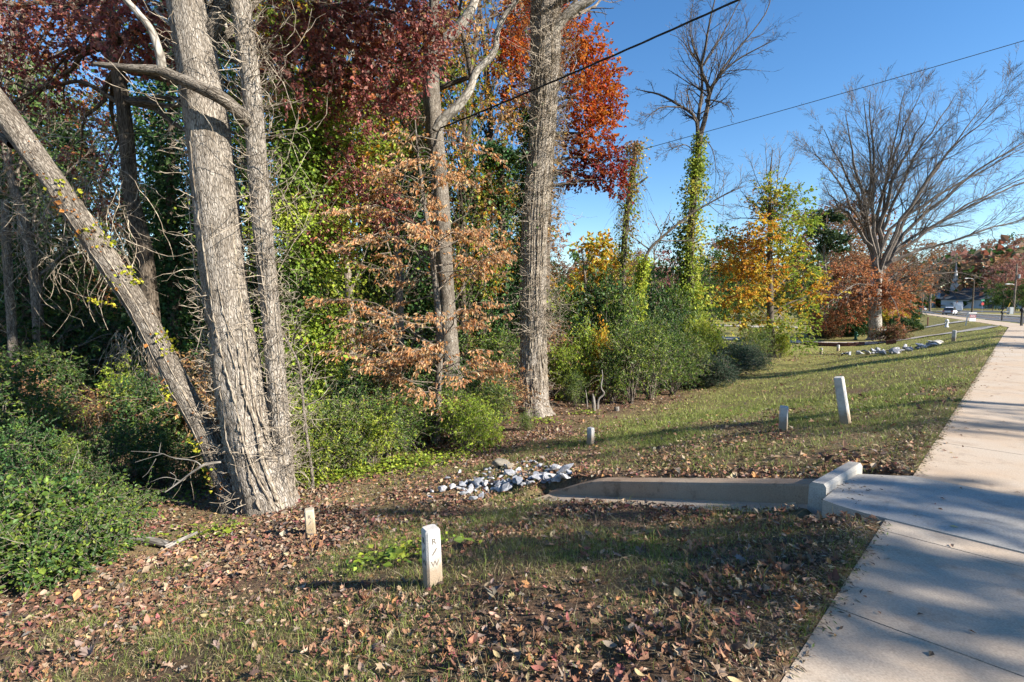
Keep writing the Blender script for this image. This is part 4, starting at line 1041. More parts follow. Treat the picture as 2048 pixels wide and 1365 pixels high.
for i, (px, Y, top, lab, n, cols) in enumerate([(350, 17, 60, 'dark ivy clad tree seen just behind the thick pale trunk', 11000, DEEP), (330, 20, 0, 'dark ivy clad tree standing between the oak trunk and the pale trunk', 9000, DEEP), (60, 17, 120, 'dark ivy clad tree at the far side of the leaning trunk', 9000, DEEP),
                                               (835, 19, 160, 'dark green ivy clad tree behind the beech crown', 9000, DEEP + [GREEN[0]]), (1010, 20, 300, 'ivy clad tree just behind the vine-wrapped trunk', 9000, DEEP + [GREEN[0]]), (760, 20, 300, 'green ivy clad tree deep behind the copper leaves', 9000, GREEN), (140, 21, 200, 'dark ivy clad tree deep in the wood beyond the leaning trunk', 9000, DEEP)]):
    c0 = base_of(px, 780, Y)
    ivy_tree('ivy_clad_tree', lab, np.vstack([[c0], PL((px, 650, Y), (px - 5, 500, Y), (px - 8, 330, Y), (px - 6, top, Y))]), [.22, .2, .17, .12, .06], n, cols, .12, .75, mat=GLOSSY)

# --- gold-green poplar showing between the maroon masses
t_ = thing('golden_poplar', 'slim poplar with olive and gold leaves beside the second stem, below the maroon crown', 'tree', tuple(base_of(585, 800, 14.2)))
m, gp_, gr_ = trunk_mesh(np.vstack([[base_of(585, 810, 14.2)], PL((585, 600, 14.2), (582, 400, 14.2), (580, 200, 14.2), (578, 0, 14.2), (575, -150, 14.2))]), [.16, .14, .12, .1, .07, .03], 12, .15, .06); m.build('trunk', BARK_GREY, t_, True)
mt, ml = MB(), MB()
for px, py, rx, ry, n in [(560, 30, 60, 60, 60), (600, 120, 60, 60, 60), (560, 200, 50, 60, 50), (620, 230, 60, 60, 60), (700, 250, 60, 50, 50), (680, 160, 60, 60, 40), (760, 280, 60, 40, 44), (640, 320, 60, 40, 40), (720, 330, 60, 36, 40), (540, 110, 40, 60, 30), (480, 60, 40, 70, 30)]:
    spray(mt, ml, P(px, py, 14.0 + R.normal(0, .7)), np.array([rx, rx, ry]) * 14 / 1024, n * 2, 8, .11, [LIME[2], GOLD[2], GREEN[3], GOLD[1], GREEN[1], BROWNISH[0]], [3, 2, 3, 1.4, 2, 1], .5, .2, -.25, .7)
mt.build('twigs', BARK_TWIG, t_); ml.build('crown', LEAF, t_, kind='stuff')
R = np.random.default_rng(102)
# ------------------------------------------------------------------ undergrowth and the wood behind
def make_shrub(name, label, group, h, w, nclump, per, cols, size, mat, wid=.55, dens=9, droop=-.15, six=False, wts=None, seed_z=.25, canes=16):
    t = thing(name, label, 'shrub', (0, 0, 0), group)
    ms, ml = MB(), MB(); n = nclump
    a = R.uniform(0, 6.28, n); rr = np.sqrt(R.uniform(0, 1, n)); zz = R.uniform(seed_z, 1, n)
    prof = np.sqrt(np.clip(1 - ((zz - .42) / .62) ** 2, .08, 1))
    cen = np.stack([np.cos(a) * rr * w / 2 * prof, np.sin(a) * rr * w / 2 * prof, zz * h * .9], -1)
    for c in cen:
        spray(ms, ml, c, np.array([.2, .2, .17]) * max(w, h) * R.uniform(.7, 1.2), per, dens, size, cols, wts, .22 * max(w, h) ** .6, .1, droop, wid, six, .004, .5, .5)
        base = np.array([c[0] * .12, c[1] * .12, 0]) + R.normal(0, .03, 3) * [1, 1, 0]
        put_tubes(ms, limb_line(base, c, 7, .06, .15)[None], np.linspace(.016, .004, 7)[None], 4)
    k = canes; a = R.uniform(0, 6.28, k)
    b = grow(np.stack([np.cos(a) * w * .2, np.sin(a) * w * .2, np.full(k, h * .3)], -1), np.stack([np.cos(a), np.sin(a), R.uniform(.6, 1.8, k)], -1), R.uniform(.6, 1.15, k) * max(h, w) * .8, 9, .13, -.14)
    put_tubes(ms, b, taper(np.full(k, .006), 9, .4), 3)
    n2 = k * 16; ii = R.integers(0, k, n2); q, tg = along(b, (ii, R.uniform(.3, 1, n2))); leaves(ml, q, tg * .4 + R.normal(0, .6, (n2, 3)), size * R.lognormal(0, .25, n2), pal(cols, n2), wid, .15, np.array([0, 0, .6]), six)
    ms.build('stems', BARK_TWIG, t); ml.build('foliage', mat, t, kind='stuff')
    return t
class Kind:
    def __init__(self, root): self.root = root; self.used = False
    def put(self, p, rz, sc, label, group=None):
        if not self.used:
            self.used = True; r = self.root; r.location = p; r.rotation_euler = (0, 0, rz); r.scale = sc if hasattr(sc, '__len__') else (sc,) * 3; r['label'] = label
            if group: r['group'] = group
            return r
        return dup(self.root, p, rz, sc, label, group)
bramble = [Kind(make_shrub('bramble_bush', 'bramble', 'bramble bushes at the edge of the wood', .8, 1.5, 15, 15, [GREEN[0], GREEN[2], GREEN[2], GREEN[1], DEEP[0], DEEP[3], DEEP[1], DEEP[3]], .07, GLOSSY, .72, 6, -.1, True, canes=34)) for _ in range(2)]
privet = [Kind(make_shrub('privet_shrub', 'privet', 'leafy shrubs along the wood edge', 2.0, 1.3, 30, 17, [GREEN[0], GREEN[2], GREEN[1], DEEP[3], DEEP[3], GREEN[3]], .07, GLOSSY, .5, 8, .1)) for _ in range(3)]
lime = [Kind(make_shrub('honeysuckle_shrub', 'honeysuckle', 'leafy shrubs along the wood edge', 2.0, 1.5, 30, 18, [LIME[0], LIME[2], GREEN[3], LIME[1]], .075, LEAF, .6, 8, -.2)) for _ in range(2)]
deep = [Kind(make_shrub('holly_shrub', 'holly', 'dark evergreen shrubs inside the wood', 2.2, 1.9, 34, 18, DEEP + [GREEN[0]], .085, GLOSSY, .55, 8, -.1)) for _ in range(2)]
brown = [Kind(make_shrub('dry_shrub', 'dry shrub', 'dry brown shrubs inside the wood', 2.2, 1.9, 26, 14, BROWNISH + [COPPER[1], COPPER[0]], .085, LEAF, .45, 6, -.35)) for _ in range(2)]
goldk = [Kind(make_shrub('yellow_shrub', 'yellow shrub', 'yellow leaved shrubs along the wood edge', 1.6, 1.1, 22, 14, GOLD + [LIME[3]], .08, LEAF, .6, 7, -.2))]
grey = [Kind(make_shrub('broom_shrub', 'broom', 'grey green feathery shrubs at the lawn edge', .9, 1.7, 30, 34, BLUEGREEN, .09, LEAF, .12, 10, .25))]
def shrub(k, px, py, sc, label, dz=0.0, i=None):
    g = G(px, py); kk = k[R.integers(len(k)) if i is None else i]
    return kk.put(tuple(g + [0, 0, dz - .03]), R.uniform(0, 6.28), sc, label)
SH = [
 (bramble, 15, 1165, .75, 'bramble bush of large leaves in the bottom left corner by the picture edge'), (bramble, 95, 1155, .6, 'low bramble bush spilling onto the leaf litter'), (bramble, 160, 1130, .72, 'broad bramble bush above the bleached log'),
 (bramble, 212, 1100, .55, 'small bramble bush at the end of the bleached log'), (bramble, 40, 1085, .95, 'tall bramble mound at the left picture edge'), (bramble, 120, 1075, .85, 'bramble mound behind the front brambles'), (bramble, 200, 1060, .6, 'bramble bush behind the bleached log'), (bramble, 262, 1030, .5, 'small bramble bush under the dead branch'),
 (deep, 60, 1000, .62, 'dark evergreen shrub behind the bramble mound'), (privet, 140, 990, .55, 'mid green shrub behind the brambles with a few yellow leaves near it'), (deep, 230, 985, .55, 'dark shrub in shade left of the dead branch'), (deep, 330, 960, .5, 'dark low shrub at the foot of the leaning trunk'), (deep, 395, 975, .38, 'small dark shrub touching the leaning trunk base'),
 (goldk, 125, 960, .45, 'small bright yellow shrub among the dark bushes'), (deep, 20, 930, .9, 'large dark shrub at the left edge of the wood'), (privet, 110, 925, .8, 'green shrub on the slope beneath the leaning trunk'), (brown, 200, 915, .7, 'dry brown shrub under the leaning trunk'), (deep, 290, 905, .8, 'dark shrub in the hollow beneath the leaning trunk'), (brown, 60, 880, .8, 'dry brown shrub behind the large dark shrub'), (deep, 380, 880, .75, 'dark shrub between the leaning trunk and the thick trunk'),
 (lime, 610, 965, .62, 'yellow green shrub at the foot of the bare sapling'), (privet, 640, 955, .7, 'leafy green shrub just behind the bare sapling'), (lime, 600, 925, .85, 'bright shrub beside the twin trunk'), (privet, 690, 945, .75, 'glossy green shrub at the edge left of the beech stem'), (lime, 745, 935, .6, 'yellow green shrub below the copper leaves'), (privet, 770, 920, .75, 'green shrub below the middle of the beech'), (privet, 815, 905, .7, 'green shrub just left of the thin beech stem'),
 (lime, 930, 905, .68, 'bright fresh green bush right of the thin beech stem'), (lime, 965, 893, .55, 'bright green bush at the corner of the leaf bank'), (privet, 905, 880, .75, 'dark green shrub behind the bright bush'), (privet, 985, 868, .7, 'shrub between the bright bush and the vine-wrapped trunk'), (privet, 1052, 864, .26, 'little green bush at the foot of the vine-wrapped trunk'),
 (deep, 560, 900, .8, 'dark shrub behind the second stem'), (deep, 700, 900, .85, 'dark evergreen shrub in the wood below the beech leaves'), (deep, 830, 880, .8, 'dark shrub behind the thin beech stem'), (deep, 950, 855, .8, 'dark shrub under the beech branches by the vine-wrapped trunk'), (brown, 760, 880, .9, 'dry brown shrub under the beech'), (brown, 1000, 845, .8, 'dry brown shrub left of the vine-wrapped trunk'),
 (lime, 1128, 800, .8, 'yellow green bush right behind the vine-wrapped trunk'), (privet, 1150, 815, .45, 'low green bush at the roots of the vine-wrapped trunk'), (lime, 1165, 795, 1.05, 'honeysuckle mound right of the vine-wrapped trunk'), (goldk, 1205, 800, (.8, .8, 1.6), 'tall narrow yellow shrub by the crooked dead stems'), (privet, 1225, 808, .8, 'green shrub behind the grey stump'), (privet, 1262, 808, 1.0, 'dark glossy shrub with a straight black stem'),
 (privet, 1300, 800, 1.05, 'upright glossy shrub in the middle of the hedge line'), (privet, 1345, 790, .95, 'glossy shrub with yellowish top in the hedge line'), (privet, 1385, 778, .85, 'pointed green shrub in front of the ivy covered tree'), (deep, 1320, 760, 1.1, 'dark shrub behind the hedge line'), (lime, 1400, 755, 1.1, 'yellow green mound at the foot of the ivy covered tree'), (lime, 1432, 748, .8, 'weeping yellow green mound right of the ivy covered tree'),
 (grey, 1425, 772, 1.1, 'grey green feathery shrub at the lawn edge, nearer one'), (grey, 1460, 752, 1.3, 'grey green feathery shrub at the lawn edge, middle one'), (grey, 1490, 740, 1.1, 'grey green feathery shrub at the lawn edge, farther one'), (privet, 1500, 728, .8, 'round green bush at the lawn edge before the yellow tree'), (privet, 1525, 722, .7, 'green bush under the yellow and orange tree'), (lime, 1560, 716, .6, 'light bush under the right side of the yellow and orange tree'),
 (privet, 1240, 770, 1.5, 'tall shrub deeper behind the hedge line'), (deep, 1190, 765, 1.6, 'dark tall shrub behind the honeysuckle mound'), (lime, 1120, 765, 1.5, 'tall yellow green thicket behind the vine-wrapped trunk'), (deep, 1290, 735, 1.7, 'dark thicket left of the ivy covered tree'), (privet, 1360, 735, 1.5, 'green thicket just left of the ivy covered tree base')]
for k, px, py, sc, lab in SH: shrub(k, px, py, sc if hasattr(sc, '__len__') or px < 1110 or k is grey else (sc * .9, sc * .9, sc * 1.3), lab)
# inner undergrowth, only glimpsed between the stems
inner = [(deep, 'dark evergreen shrub deep in the wood'), (brown, 'dry brown shrub deep in the wood'), (privet, 'green shrub deep in the wood'), (lime, 'pale green shrub deep in the wood')]
for i in range(64):
    px = R.uniform(-120, 1120); Y = R.uniform(15, 32) if px > 500 else R.uniform(12, 30)
    k, lab = inner[R.choice(4, p=[.4, .3, .2, .1])]
    g = base_of(px, 760, Y)
    if ds(g[0], g[1])[0] < 10.5: continue
    near = min([(-60, 'beyond the left edge'), (60, 'near the hanging vines'), (180, 'behind the leaning trunk'), (300, 'behind the dark oak trunk'), (430, 'behind the thick pale trunk'), (530, 'behind the second stem'), (610, 'behind the ivy column'), (700, 'left of the beech'), (800, 'behind the copper leaves'), (880, 'behind the thin beech stem'), (960, 'right of the forked trunk'), (1040, 'behind the vine-wrapped trunk'), (1110, 'right of the vine-wrapped trunk')], key=lambda a: abs(a[0] - px))[1]
    k[R.integers(len(k))].put(tuple(g), R.uniform(0, 6.28), R.uniform(1.0, 1.9) if Y > 17 else R.uniform(.75, 1.15), lab + ' ' + near, 'undergrowth shrubs deep in the wood')

# ground ivy along the wood edge
m = MB()
pts = []
for px, py, r_, n in [(700, 945, .5, 500), (760, 938, .7, 900), (830, 928, .6, 800), (870, 915, .5, 500), (640, 965, .4, 300), (560, 1010, .25, 60), (400, 1080, .35, 120), (350, 1000, .4, 160), (1090, 845, .4, 160), (800, 1115, .32, 220), (690, 935, .6, 500), (620, 940, .6, 500), (430, 1065, .3, 80), (1170, 828, .3, 120)]:
    g = G(px, py); q = g[:2] + R.normal(0, r_ * .55, (n, 2)) * [1.5, 1]; pts.append(q)
q = np.vstack(pts); z = height(q[:, 0], q[:, 1]) + np.abs(R.normal(0, .05, len(q))) + .015
leaves(m, np.c_[q, z], R.normal(size=(len(q), 3)) * [1, 1, .3], .055 * R.lognormal(0, .3, len(q)), pal(GREEN + [LIME[2], LIME[0]], len(q)), .8, .1, np.array([0, 0, 1.6]))
o = m.build('ground_ivy', GLOSSY, kind='stuff'); o['label'] = 'low green ivy and clover creeping over the leaf litter'; o['category'] = 'ivy'

# trees of the wood
def wood_tree(name, label, group, h, r0, crown, cols, nblob, per, size, mat=LEAF, bark=BARK_DARK, wts=None, low=.3, spread=3.2, ivy_n=0, flat=.2, dens=8, tw=True):
    t = thing(name, label, 'tree', (0, 0, 0), group)
    c = np.array([[0, 0, -.3], [R.normal(0, .1), R.normal(0, .1), h * .3], [R.normal(0, .3), R.normal(0, .3), h * .6], [R.normal(0, .4), R.normal(0, .4), h * .95]])
    m, p, r = trunk_mesh(c, [r0, r0 * .85, r0 * .6, r0 * .15], 12, .4, .06, .3, 4, int(R.integers(50))); m.build('trunk', bark, t, True)
    mt, ml, lb = MB(), MB(), MB()
    for i in range(nblob):
        f = R.uniform(low, 1.0); wdt = spread * math.sqrt(max(.12, 1 - ((f - (low + .35)) / .72) ** 2)); a = R.uniform(0, 6.28); rr = wdt * math.sqrt(R.uniform(.05, 1))
        cen = np.array([math.cos(a) * rr, math.sin(a) * rr, f * h])
        if per: spray(mt if tw else None, ml, cen, np.array([1.0, 1.0, .62]) * spread * R.uniform(.22, .36), per, dens, size, cols, wts, .7, flat, -.25, .65, False, .006, .55, .5)
        s_ = p[int(max(.1, f - .15) * (len(p) - 1))]; lim = limb_line(s_, cen, 7, .08, .12)[None]; rb = np.linspace(.05, .012, 7)[None]; put_tubes(lb, lim, rb, 4)
        if not per: ramify(lb, lim, rb, [(7, .2, 1, .8, .25, .5, 5, .18, .02, .6, 3), (5, .2, 1, .8, .25, .5, 4, .18, .0, .6, 3)], .004)
    lb.build('branches', bark, t)
    if mt.n: mt.build('twigs', BARK_TWIG, t)
    if ml.n: ml.build('crown', mat, t, kind='stuff')
    if ivy_n:
        m = MB(); ivy_shell(m, p, r, ivy_n, DEEP + [GREEN[0]], .13, .02, .8, .45); m.build('ivy', GLOSSY, t, kind='stuff')
    return Kind(t)
WT = {'maroon': wood_tree('oak_tree', 'x', None, 19, .26, 1, MAROON + [BROWNISH[0]], 34, 26, .17, low=.35, ivy_n=2500, tw=False),
      'brown': wood_tree('oak_tree', 'x', None, 18, .24, 1, BROWNISH + [COPPER[0], COPPER[1], GOLD[1]], 34, 26, .17, low=.22, tw=False),
      'mixed': wood_tree('poplar_tree', 'x', None, 20, .25, 1, [GREEN[3], LIME[2], GOLD[2], GOLD[1], BROWNISH[1]], 36, 26, .16, low=.25, ivy_n=2500, tw=False),
      'deep': wood_tree('evergreen_tree', 'x', None, 15, .22, 1, DEEP + [GREEN[0]], 42, 28, .15, GLOSSY, low=.08, spread=2.8, tw=False),
      'bare': wood_tree('bare_tree', 'x', None, 18, .2, 1, MAROON, 22, 0, .1, low=.15, bark=BARK_TWIG)}
NAMES = {'maroon': 'maroon leaved oak', 'brown': 'brown leaved oak', 'mixed': 'yellow green and gold poplar', 'deep': 'dark evergreen tree', 'bare': 'leafless grey tree'}
PLACE = [('mixed', 650, 17, .9, 'just behind the ivy column'), ('brown', 960, 22, .95, 'right of the forked trunk'), ('mixed', 960, 27, 1.0, 'behind the fork of the pale limbs'), ('deep', 860, 24, 1.0, 'behind the forked trunk'), ('maroon', 740, 23, 1.0, 'behind the maroon crown'), ('brown', 830, 28, 1.0, 'behind the beech top'),
         ('deep', 590, 22, 1.1, 'behind the second stem'), ('mixed', 520, 26, 1.0, 'behind the twin stems'), ('deep', 400, 24, 1.1, 'hidden behind the thick trunk'), ('maroon', 100, 20, .9, 'left of the dark oak trunk'), ('deep', 20, 23, 1.0, 'at the left edge of the wood'), ('brown', 180, 27, .8, 'between leaning trunk and oak trunk'), ('bare', 80, 16, .8, 'with tangled twigs above the leaning trunk'), ('bare', 700, 15.5, .7, 'among the ivy columns'),
         ('deep', 700, 30, 1.1, 'deep behind the ivy columns'), ('mixed', 790, 34, 1.0, 'deep behind the beech'), ('deep', 1010, 32, .75, 'deep behind the vine-wrapped trunk'), ('brown', 1060, 38, .7, 'deep right of the beech'), ('deep', 280, 32, 1.0, 'deep behind the dark oak trunk'), ('brown', 350, 36, .9, 'deep behind the pale trunk'), ('deep', 120, 34, 1.0, 'deep behind the leaning trunk'), ('maroon', -60, 26, 1.0, 'beyond the left picture edge'), ('deep', -120, 20, 1.0, 'beyond the left edge brambles'),
         ('deep', 480, 38, 1.1, 'far back between the stems'), ('deep', 620, 42, 1.1, 'far back behind the ivy column'), ('deep', 900, 40, .85, 'far back behind the forked trunk'), ('deep', 220, 44, 1.0, 'far back left of the pale trunk'), ('brown', 40, 40, 1.0, 'far back at the left edge'), ('deep', 780, 46, 1.0, 'far back behind the copper leaves'), ('mixed', 930, 18.5, .62, 'low behind the beech branches'), ('bare', 800, 17, .75, 'behind the beech crown')]
for k, px, Y, sc, where in PLACE:
    g = base_of(px, 760, Y); WT[k].put(tuple(g), R.uniform(0, 6.28), sc, NAMES[k] + ' ' + where, 'trees of the wood')

# hanging vines tangled at the left
t_ = thing('vine_tangle', 'curtain of bare brown vines hanging behind the leaning trunk', 'vine', tuple(base_of(110, 760, 11.5)))
m = MB()
n = 170; px = R.uniform(-60, 260, n); py = R.uniform(330, 520, n); Y = R.uniform(10.5, 13, n)
p0 = np.array([P(a, b, c) for a, b, c in zip(px, py, Y)])
b = grow(p0, R.normal(0, .5, (n, 3)) + [0, 0, -1], R.uniform(.8, 2.6, n), 12, .33, -.14); put_tubes(m, b, taper(R.uniform(.005, .010, n), 12, .5), 3)
n = 90; p0 = np.array([P(a, b, c) for a, b, c in zip(R.uniform(-60, 250, n), R.uniform(250, 480, n), R.uniform(10.5, 13, n))])
b = grow(p0, R.normal(0, 1, (n, 3)) * [1, .6, .4], R.uniform(.8, 2.4, n), 10, .3, .0); rb = taper(R.uniform(.006, .014, n), 10, .4); put_tubes(m, b, rb, 3)
ramify(m, b, rb, [(4, .2, 1, .9, .3, .4, 6, .3, -.05, .6, 3)], .003)
n = 60; p0 = np.array([P(a, b, c) for a, b, c in zip(R.uniform(225, 300, n), R.uniform(650, 700, n), R.uniform(9.4, 10.2, n))])
b = grow(p0, R.normal(0, .3, (n, 3)) + [0, 0, -1], R.uniform(.5, 1.1, n), 8, .25, -.1); put_tubes(m, b, taper(np.full(n, .006), 8, .5), 3)
m.build('vines', BARK_VINE, t_, kind='stuff')
g = base_of(25, 740, 14); m, _, _ = trunk_mesh(np.vstack([[g - [0, 0, .1]], PL((26, 690, 14), (20, 600, 14), (14, 500, 14), (10, 400, 14))]), [.12, .11, .1, .1, .08], 14, .08, .05)
t_ = thing('dead_tree', 'thin grey broken trunk behind hanging vines at the left edge', 'tree', tuple(g)); m.build('trunk', BARK_GREY, t_, True)

# crooked dead stems and stumps by the vine-wrapped trunk
for i, (pts, rad, lab) in enumerate([([(1195, 818), (1197, 800), (1208, 788), (1202, 775), (1205, 755), (1204, 740)], [.05, .035, .03, .025, .02, .01], 'crooked bare grey stem beside the stumps'), ([(1188, 822), (1187, 800), (1185, 788)], [.06, .05, .02], 'upright splintered pale stump by the crooked stem'), ([(1175, 815), (1173, 795), (1171, 780)], [.03, .02, .01], 'thin dead stick left of the splintered stump'), ([(1234, 822), (1233, 815)], [.09, .08], 'low sawn stump at the lawn edge')]):
    Y = G(*pts[0])[1]; q = PL(*[(a, b_, Y) for a, b_ in pts]); q[0, 2] = hz(q[0, 0], q[0, 1]) - .05
    t_ = thing('dead_stump' if i in (1, 3) else 'dead_sapling', lab, 'stump' if i in (1, 3) else 'sapling', tuple(q[0])); m, _, _ = trunk_mesh(q, rad, 10, .04, .1, 0, 3, i); m.build('stem', BARK_DRIFT, t_, True)
R = np.random.default_rng(103)
# ------------------------------------------------------------------ open side: trees beyond the lawn
# --- leafless tree with an ivy coat
KI = 27.0
t_ = thing('ivy_coated_tree', 'tall leafless tree whose trunk is wrapped in yellow green ivy', 'tree', tuple(base_of(1388, 735, KI)))
c = np.vstack([[base_of(1388, 742, KI) - [0, 0, .1]], PL((1386, 680, KI), (1380, 560, KI), (1382, 450, KI), (1392, 350, KI), (1400, 270, KI))])
m, ip, ir = trunk_mesh(c, [.27, .24, .22, .2, .17, .14], 20, .1, .07, .3, 4, 30); m.build('trunk', BARK_DARK, t_, True)
m = MB(); LT = MB()
def limb(pts, rad): 
    q = smooth_line(np.array([P(*a) for a in pts]), 14)[None]; rr = smooth_line(np.array(rad)[:, None], 14).T; put_tubes(m, q, rr, 6); return q, rr
limbs = [limb([(1400, 272, KI), (1412, 230, KI), (1418, 180, KI), (1402, 140, KI - .3), (1410, 100, KI - .5), (1420, 40, KI - .8), (1440, -40, KI - 1)], [.13, .11, .09, .08, .06, .04, .02]),
         limb([(1398, 280, KI), (1390, 235, KI), (1360, 212, KI + .3), (1320, 190, KI + .6), (1290, 183, KI + .8), (1270, 178, KI + 1)], [.10, .08, .065, .05, .03, .015]),
         limb([(1395, 300, KI), (1396, 240, KI + .3), (1404, 180, KI + .4), (1400, 130, KI + .5), (1380, 100, KI + .5), (1372, 60, KI + .5)], [.10, .09, .07, .05, .035, .015]),
         limb([(1412, 205, KI), (1430, 165, KI), (1462, 115, KI), (1500, 70, KI), (1535, 20, KI), (1545, -30, KI)], [.07, .055, .045, .035, .025, .01]),
         limb([(1418, 180, KI), (1440, 150, KI - .4), (1475, 120, KI - .6), (1520, 95, KI - .8), (1555, 78, KI - 1)], [.06, .05, .04, .025, .01]),
         limb([(1408, 130, KI), (1430, 95, KI + .4), (1455, 50, KI + .6), (1480, 0, KI + .8), (1500, -50, KI + 1)], [.05, .04, .03, .02, .01]),
         limb([(1410, 200, KI), (1430, 202, KI - .3), (1455, 212, KI - .5), (1468, 235, KI - .6)], [.04, .03, .02, .01]),
         limb([(1402, 130, KI), (1385, 90, KI), (1380, 40, KI), (1392, -20, KI)], [.045, .03, .02, .01]),
         limb([(1365, 215, KI), (1325, 215, KI - .3), (1300, 230, KI - .4), (1282, 250, KI - .5)], [.04, .03, .02, .01]),
         limb([(1395, 310, KI), (1370, 290, KI - .3), (1340, 300, KI - .4), (1310, 315, KI - .5)], [.03, .022, .014, .006]),
         limb([(1405, 275, KI), (1425, 300, KI - .3), (1432, 350, KI - .4), (1425, 400, KI - .4)], [.025, .02, .014, .006])]
q = np.concatenate([a for a, _ in limbs]); rr = np.concatenate([b for _, b in limbs])
ramify(m, q, rr, [(16, .12, 1, .65, .2, .36, 7, .14, .035, .42, 4), (7, .15, 1, .6, .2, .5, 5, .14, .03, .5, 3), (3, .2, 1, .5, .2, .6, 4, .12, .03, .7, 3)], .0042)
m.build('branches', BARK_DARK, t_)
m = MB(); IV = [GREEN[3], LIME[0], LIME[2], LIME[3], GOLD[2], GREEN[0]]
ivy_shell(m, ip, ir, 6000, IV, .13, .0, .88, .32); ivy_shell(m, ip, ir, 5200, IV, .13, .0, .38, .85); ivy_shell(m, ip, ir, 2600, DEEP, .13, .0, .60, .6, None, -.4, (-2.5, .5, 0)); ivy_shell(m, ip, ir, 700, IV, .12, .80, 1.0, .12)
m.build('ivy', LEAF, t_, kind='stuff')
# --- broken snag
t_ = thing('broken_snag', 'broken snag with hanging vine strands and a stub branch', 'tree', tuple(base_of(1246, 700, 26)))
c = np.vstack([[base_of(1246, 740, 26) - [0, 0, .1]], PL((1246, 600, 26), (1247, 520, 26), (1253, 440, 26), (1262, 370, 26), (1270, 305, 26), (1269, 282, 26))])
m, ip, ir = trunk_mesh(c, [.2, .18, .16, .15, .13, .09, .05], 14, .1, .08, .2, 4, 31); m.build('trunk', BARK_DARK, t_, True)
m, _, _ = trunk_mesh(PL((1262, 380, 26), (1280, 366, 26), (1296, 354, 26)), [.06, .055, .045], 8, .1, .05); m.build('limb_stub', BARK_DARK, t_, True)
m = MB(); ivy_shell(m, ip, ir, 2600, [GREEN[3], LIME[2], GOLD[2], BROWNISH[1]], .12, .1, .95, .30); 
q, o, tg, r_ = trunk_surface(ip, ir, 220, .35, .9); b = grow(q, o + [0, 0, -.4], R.uniform(.6, 1.8, 220), 7, .15, -.3); put_tubes(m, b, taper(np.full(220, .008), 7, .5), 3, np.array([.22, .17, .10])); m.build('ivy', LEAF, t_, kind='stuff')
# --- pale ivy stem and the bare arching branch behind the hedge
t_ = thing('arching_tree', 'small bare tree arching out of the hedge with green ivy on its stem', 'tree', tuple(base_of(1280, 760, 24)))
m, ip, ir = trunk_mesh(np.vstack([[base_of(1278, 760, 24)], PL((1280, 680, 24), (1275, 620, 24), (1282, 560, 24), (1296, 505, 24), (1330, 470, 24), (1380, 430, 24), (1440, 395, 24), (1490, 372, 24))]), [.11, .10, .09, .08, .07, .06, .045, .03, .012], 12, .1, .05); m.build('trunk', BARK_DARK, t_, True)
m = MB(); ivy_shell(m, ip, ir, 2200, [LIME[0], LIME[1], GREEN[3]], .11, .1, .48, .22); m.build('ivy', LEAF, t_, kind='stuff')
m = MB(); ramify(m, ip[None, ::3][:, len(ip[::3]) // 2:], ir[None, ::3][:, len(ip[::3]) // 2:], [(22, 0, 1, .9, .3, .35, 6, .15, .04, .5, 4), (6, .2, 1, .7, .2, .5, 5, .15, .02, .55, 3)], .006); m.build('twigs', BARK_TWIG, t_)
AMB = [(.50, .22, .03), (.46, .17, .022), (.52, .30, .04)]
# --- yellow and orange tree
KY = 31.0
t_ = thing('yellow_orange_tree', 'broad tree turning yellow green and orange with a bare twiggy top', 'tree', tuple(base_of(1540, 715, KY)))
m, yp, yr = trunk_mesh(np.vstack([[base_of(1542, 725, KY) - [0, 0, .1]], PL((1541, 650, KY), (1540, 560, KY), (1540, 450, KY), (1540, 360, KY), (1545, 300, KY))]), [.24, .2, .17, .12, .06, .02], 14, .15, .05, .25, 4, 33); m.build('trunk', BARK_DARK, t_, True)
mt, ml, lb = MB(), MB(), MB()
for px, py, rx, ry, n, pl_ in [(1500, 490, 45, 24, 50, AMB), (1470, 480, 30, 18, 26, AMB), (1530, 460, 30, 30, 36, AMB + GOLD), (1575, 450, 36, 36, 46, [LIME[0], LIME[2], GREEN[3], GOLD[2]]), (1570, 500, 40, 30, 50, [LIME[0], LIME[2], GOLD[2], GOLD[0]]), (1490, 530, 48, 26, 54, AMB + GOLD[:2]), (1455, 540, 40, 22, 36, AMB + GOLD), (1530, 545, 40, 30, 46, AMB + GOLD), (1600, 545, 40, 34, 50, [LIME[0], LIME[2], GREEN[3], GOLD[0]]),
                                (1480, 590, 55, 24, 54, GOLD + AMB), (1540, 600, 50, 30, 46, GOLD + [GREEN[3]]), (1610, 600, 44, 30, 46, [LIME[0], GREEN[3], GOLD[0], ORANGE[2]]), (1500, 640, 60, 26, 50, GOLD + [GREEN[3], LIME[2]]), (1580, 650, 50, 26, 44, [GREEN[3], LIME[2], GOLD[2]]), (1520, 685, 50, 22, 34, [GREEN[3], GREEN[1], LIME[2]]), (1590, 690, 40, 20, 28, [GREEN[3], GREEN[1]]), (1645, 580, 24, 24, 20, AMB + GOLD), (1595, 395, 26, 20, 26, [LIME[0], LIME[2], GREEN[3]]), (1525, 395, 22, 22, 22, [LIME[2], GOLD[2], BROWNISH[0]]), (1545, 370, 18, 20, 16, [LIME[2], GOLD[2]]), (1610, 440, 26, 24, 26, [LIME[0], LIME[2], GREEN[3]]), (1550, 410, 22, 24, 18, [LIME[2], GREEN[3], BROWNISH[0]]), (1530, 425, 20, 20, 14, BROWNISH + GOLD)]:
    cen = P(px, py, KY + R.normal(0, 1.2)); spray(mt, ml, cen, np.array([rx, rx, ry]) * KY / 1024, n * 2, 8, .17, pl_, None, .7, .45, -.2, .65, False, .005, .6, .6)
    put_tubes(lb, limb_line(yp[int(np.clip((715 - py - 30) / 420, .12, .9) * (len(yp) - 1))], cen, 7, .05, .1)[None], np.linspace(.05, .012, 7)[None], 4)
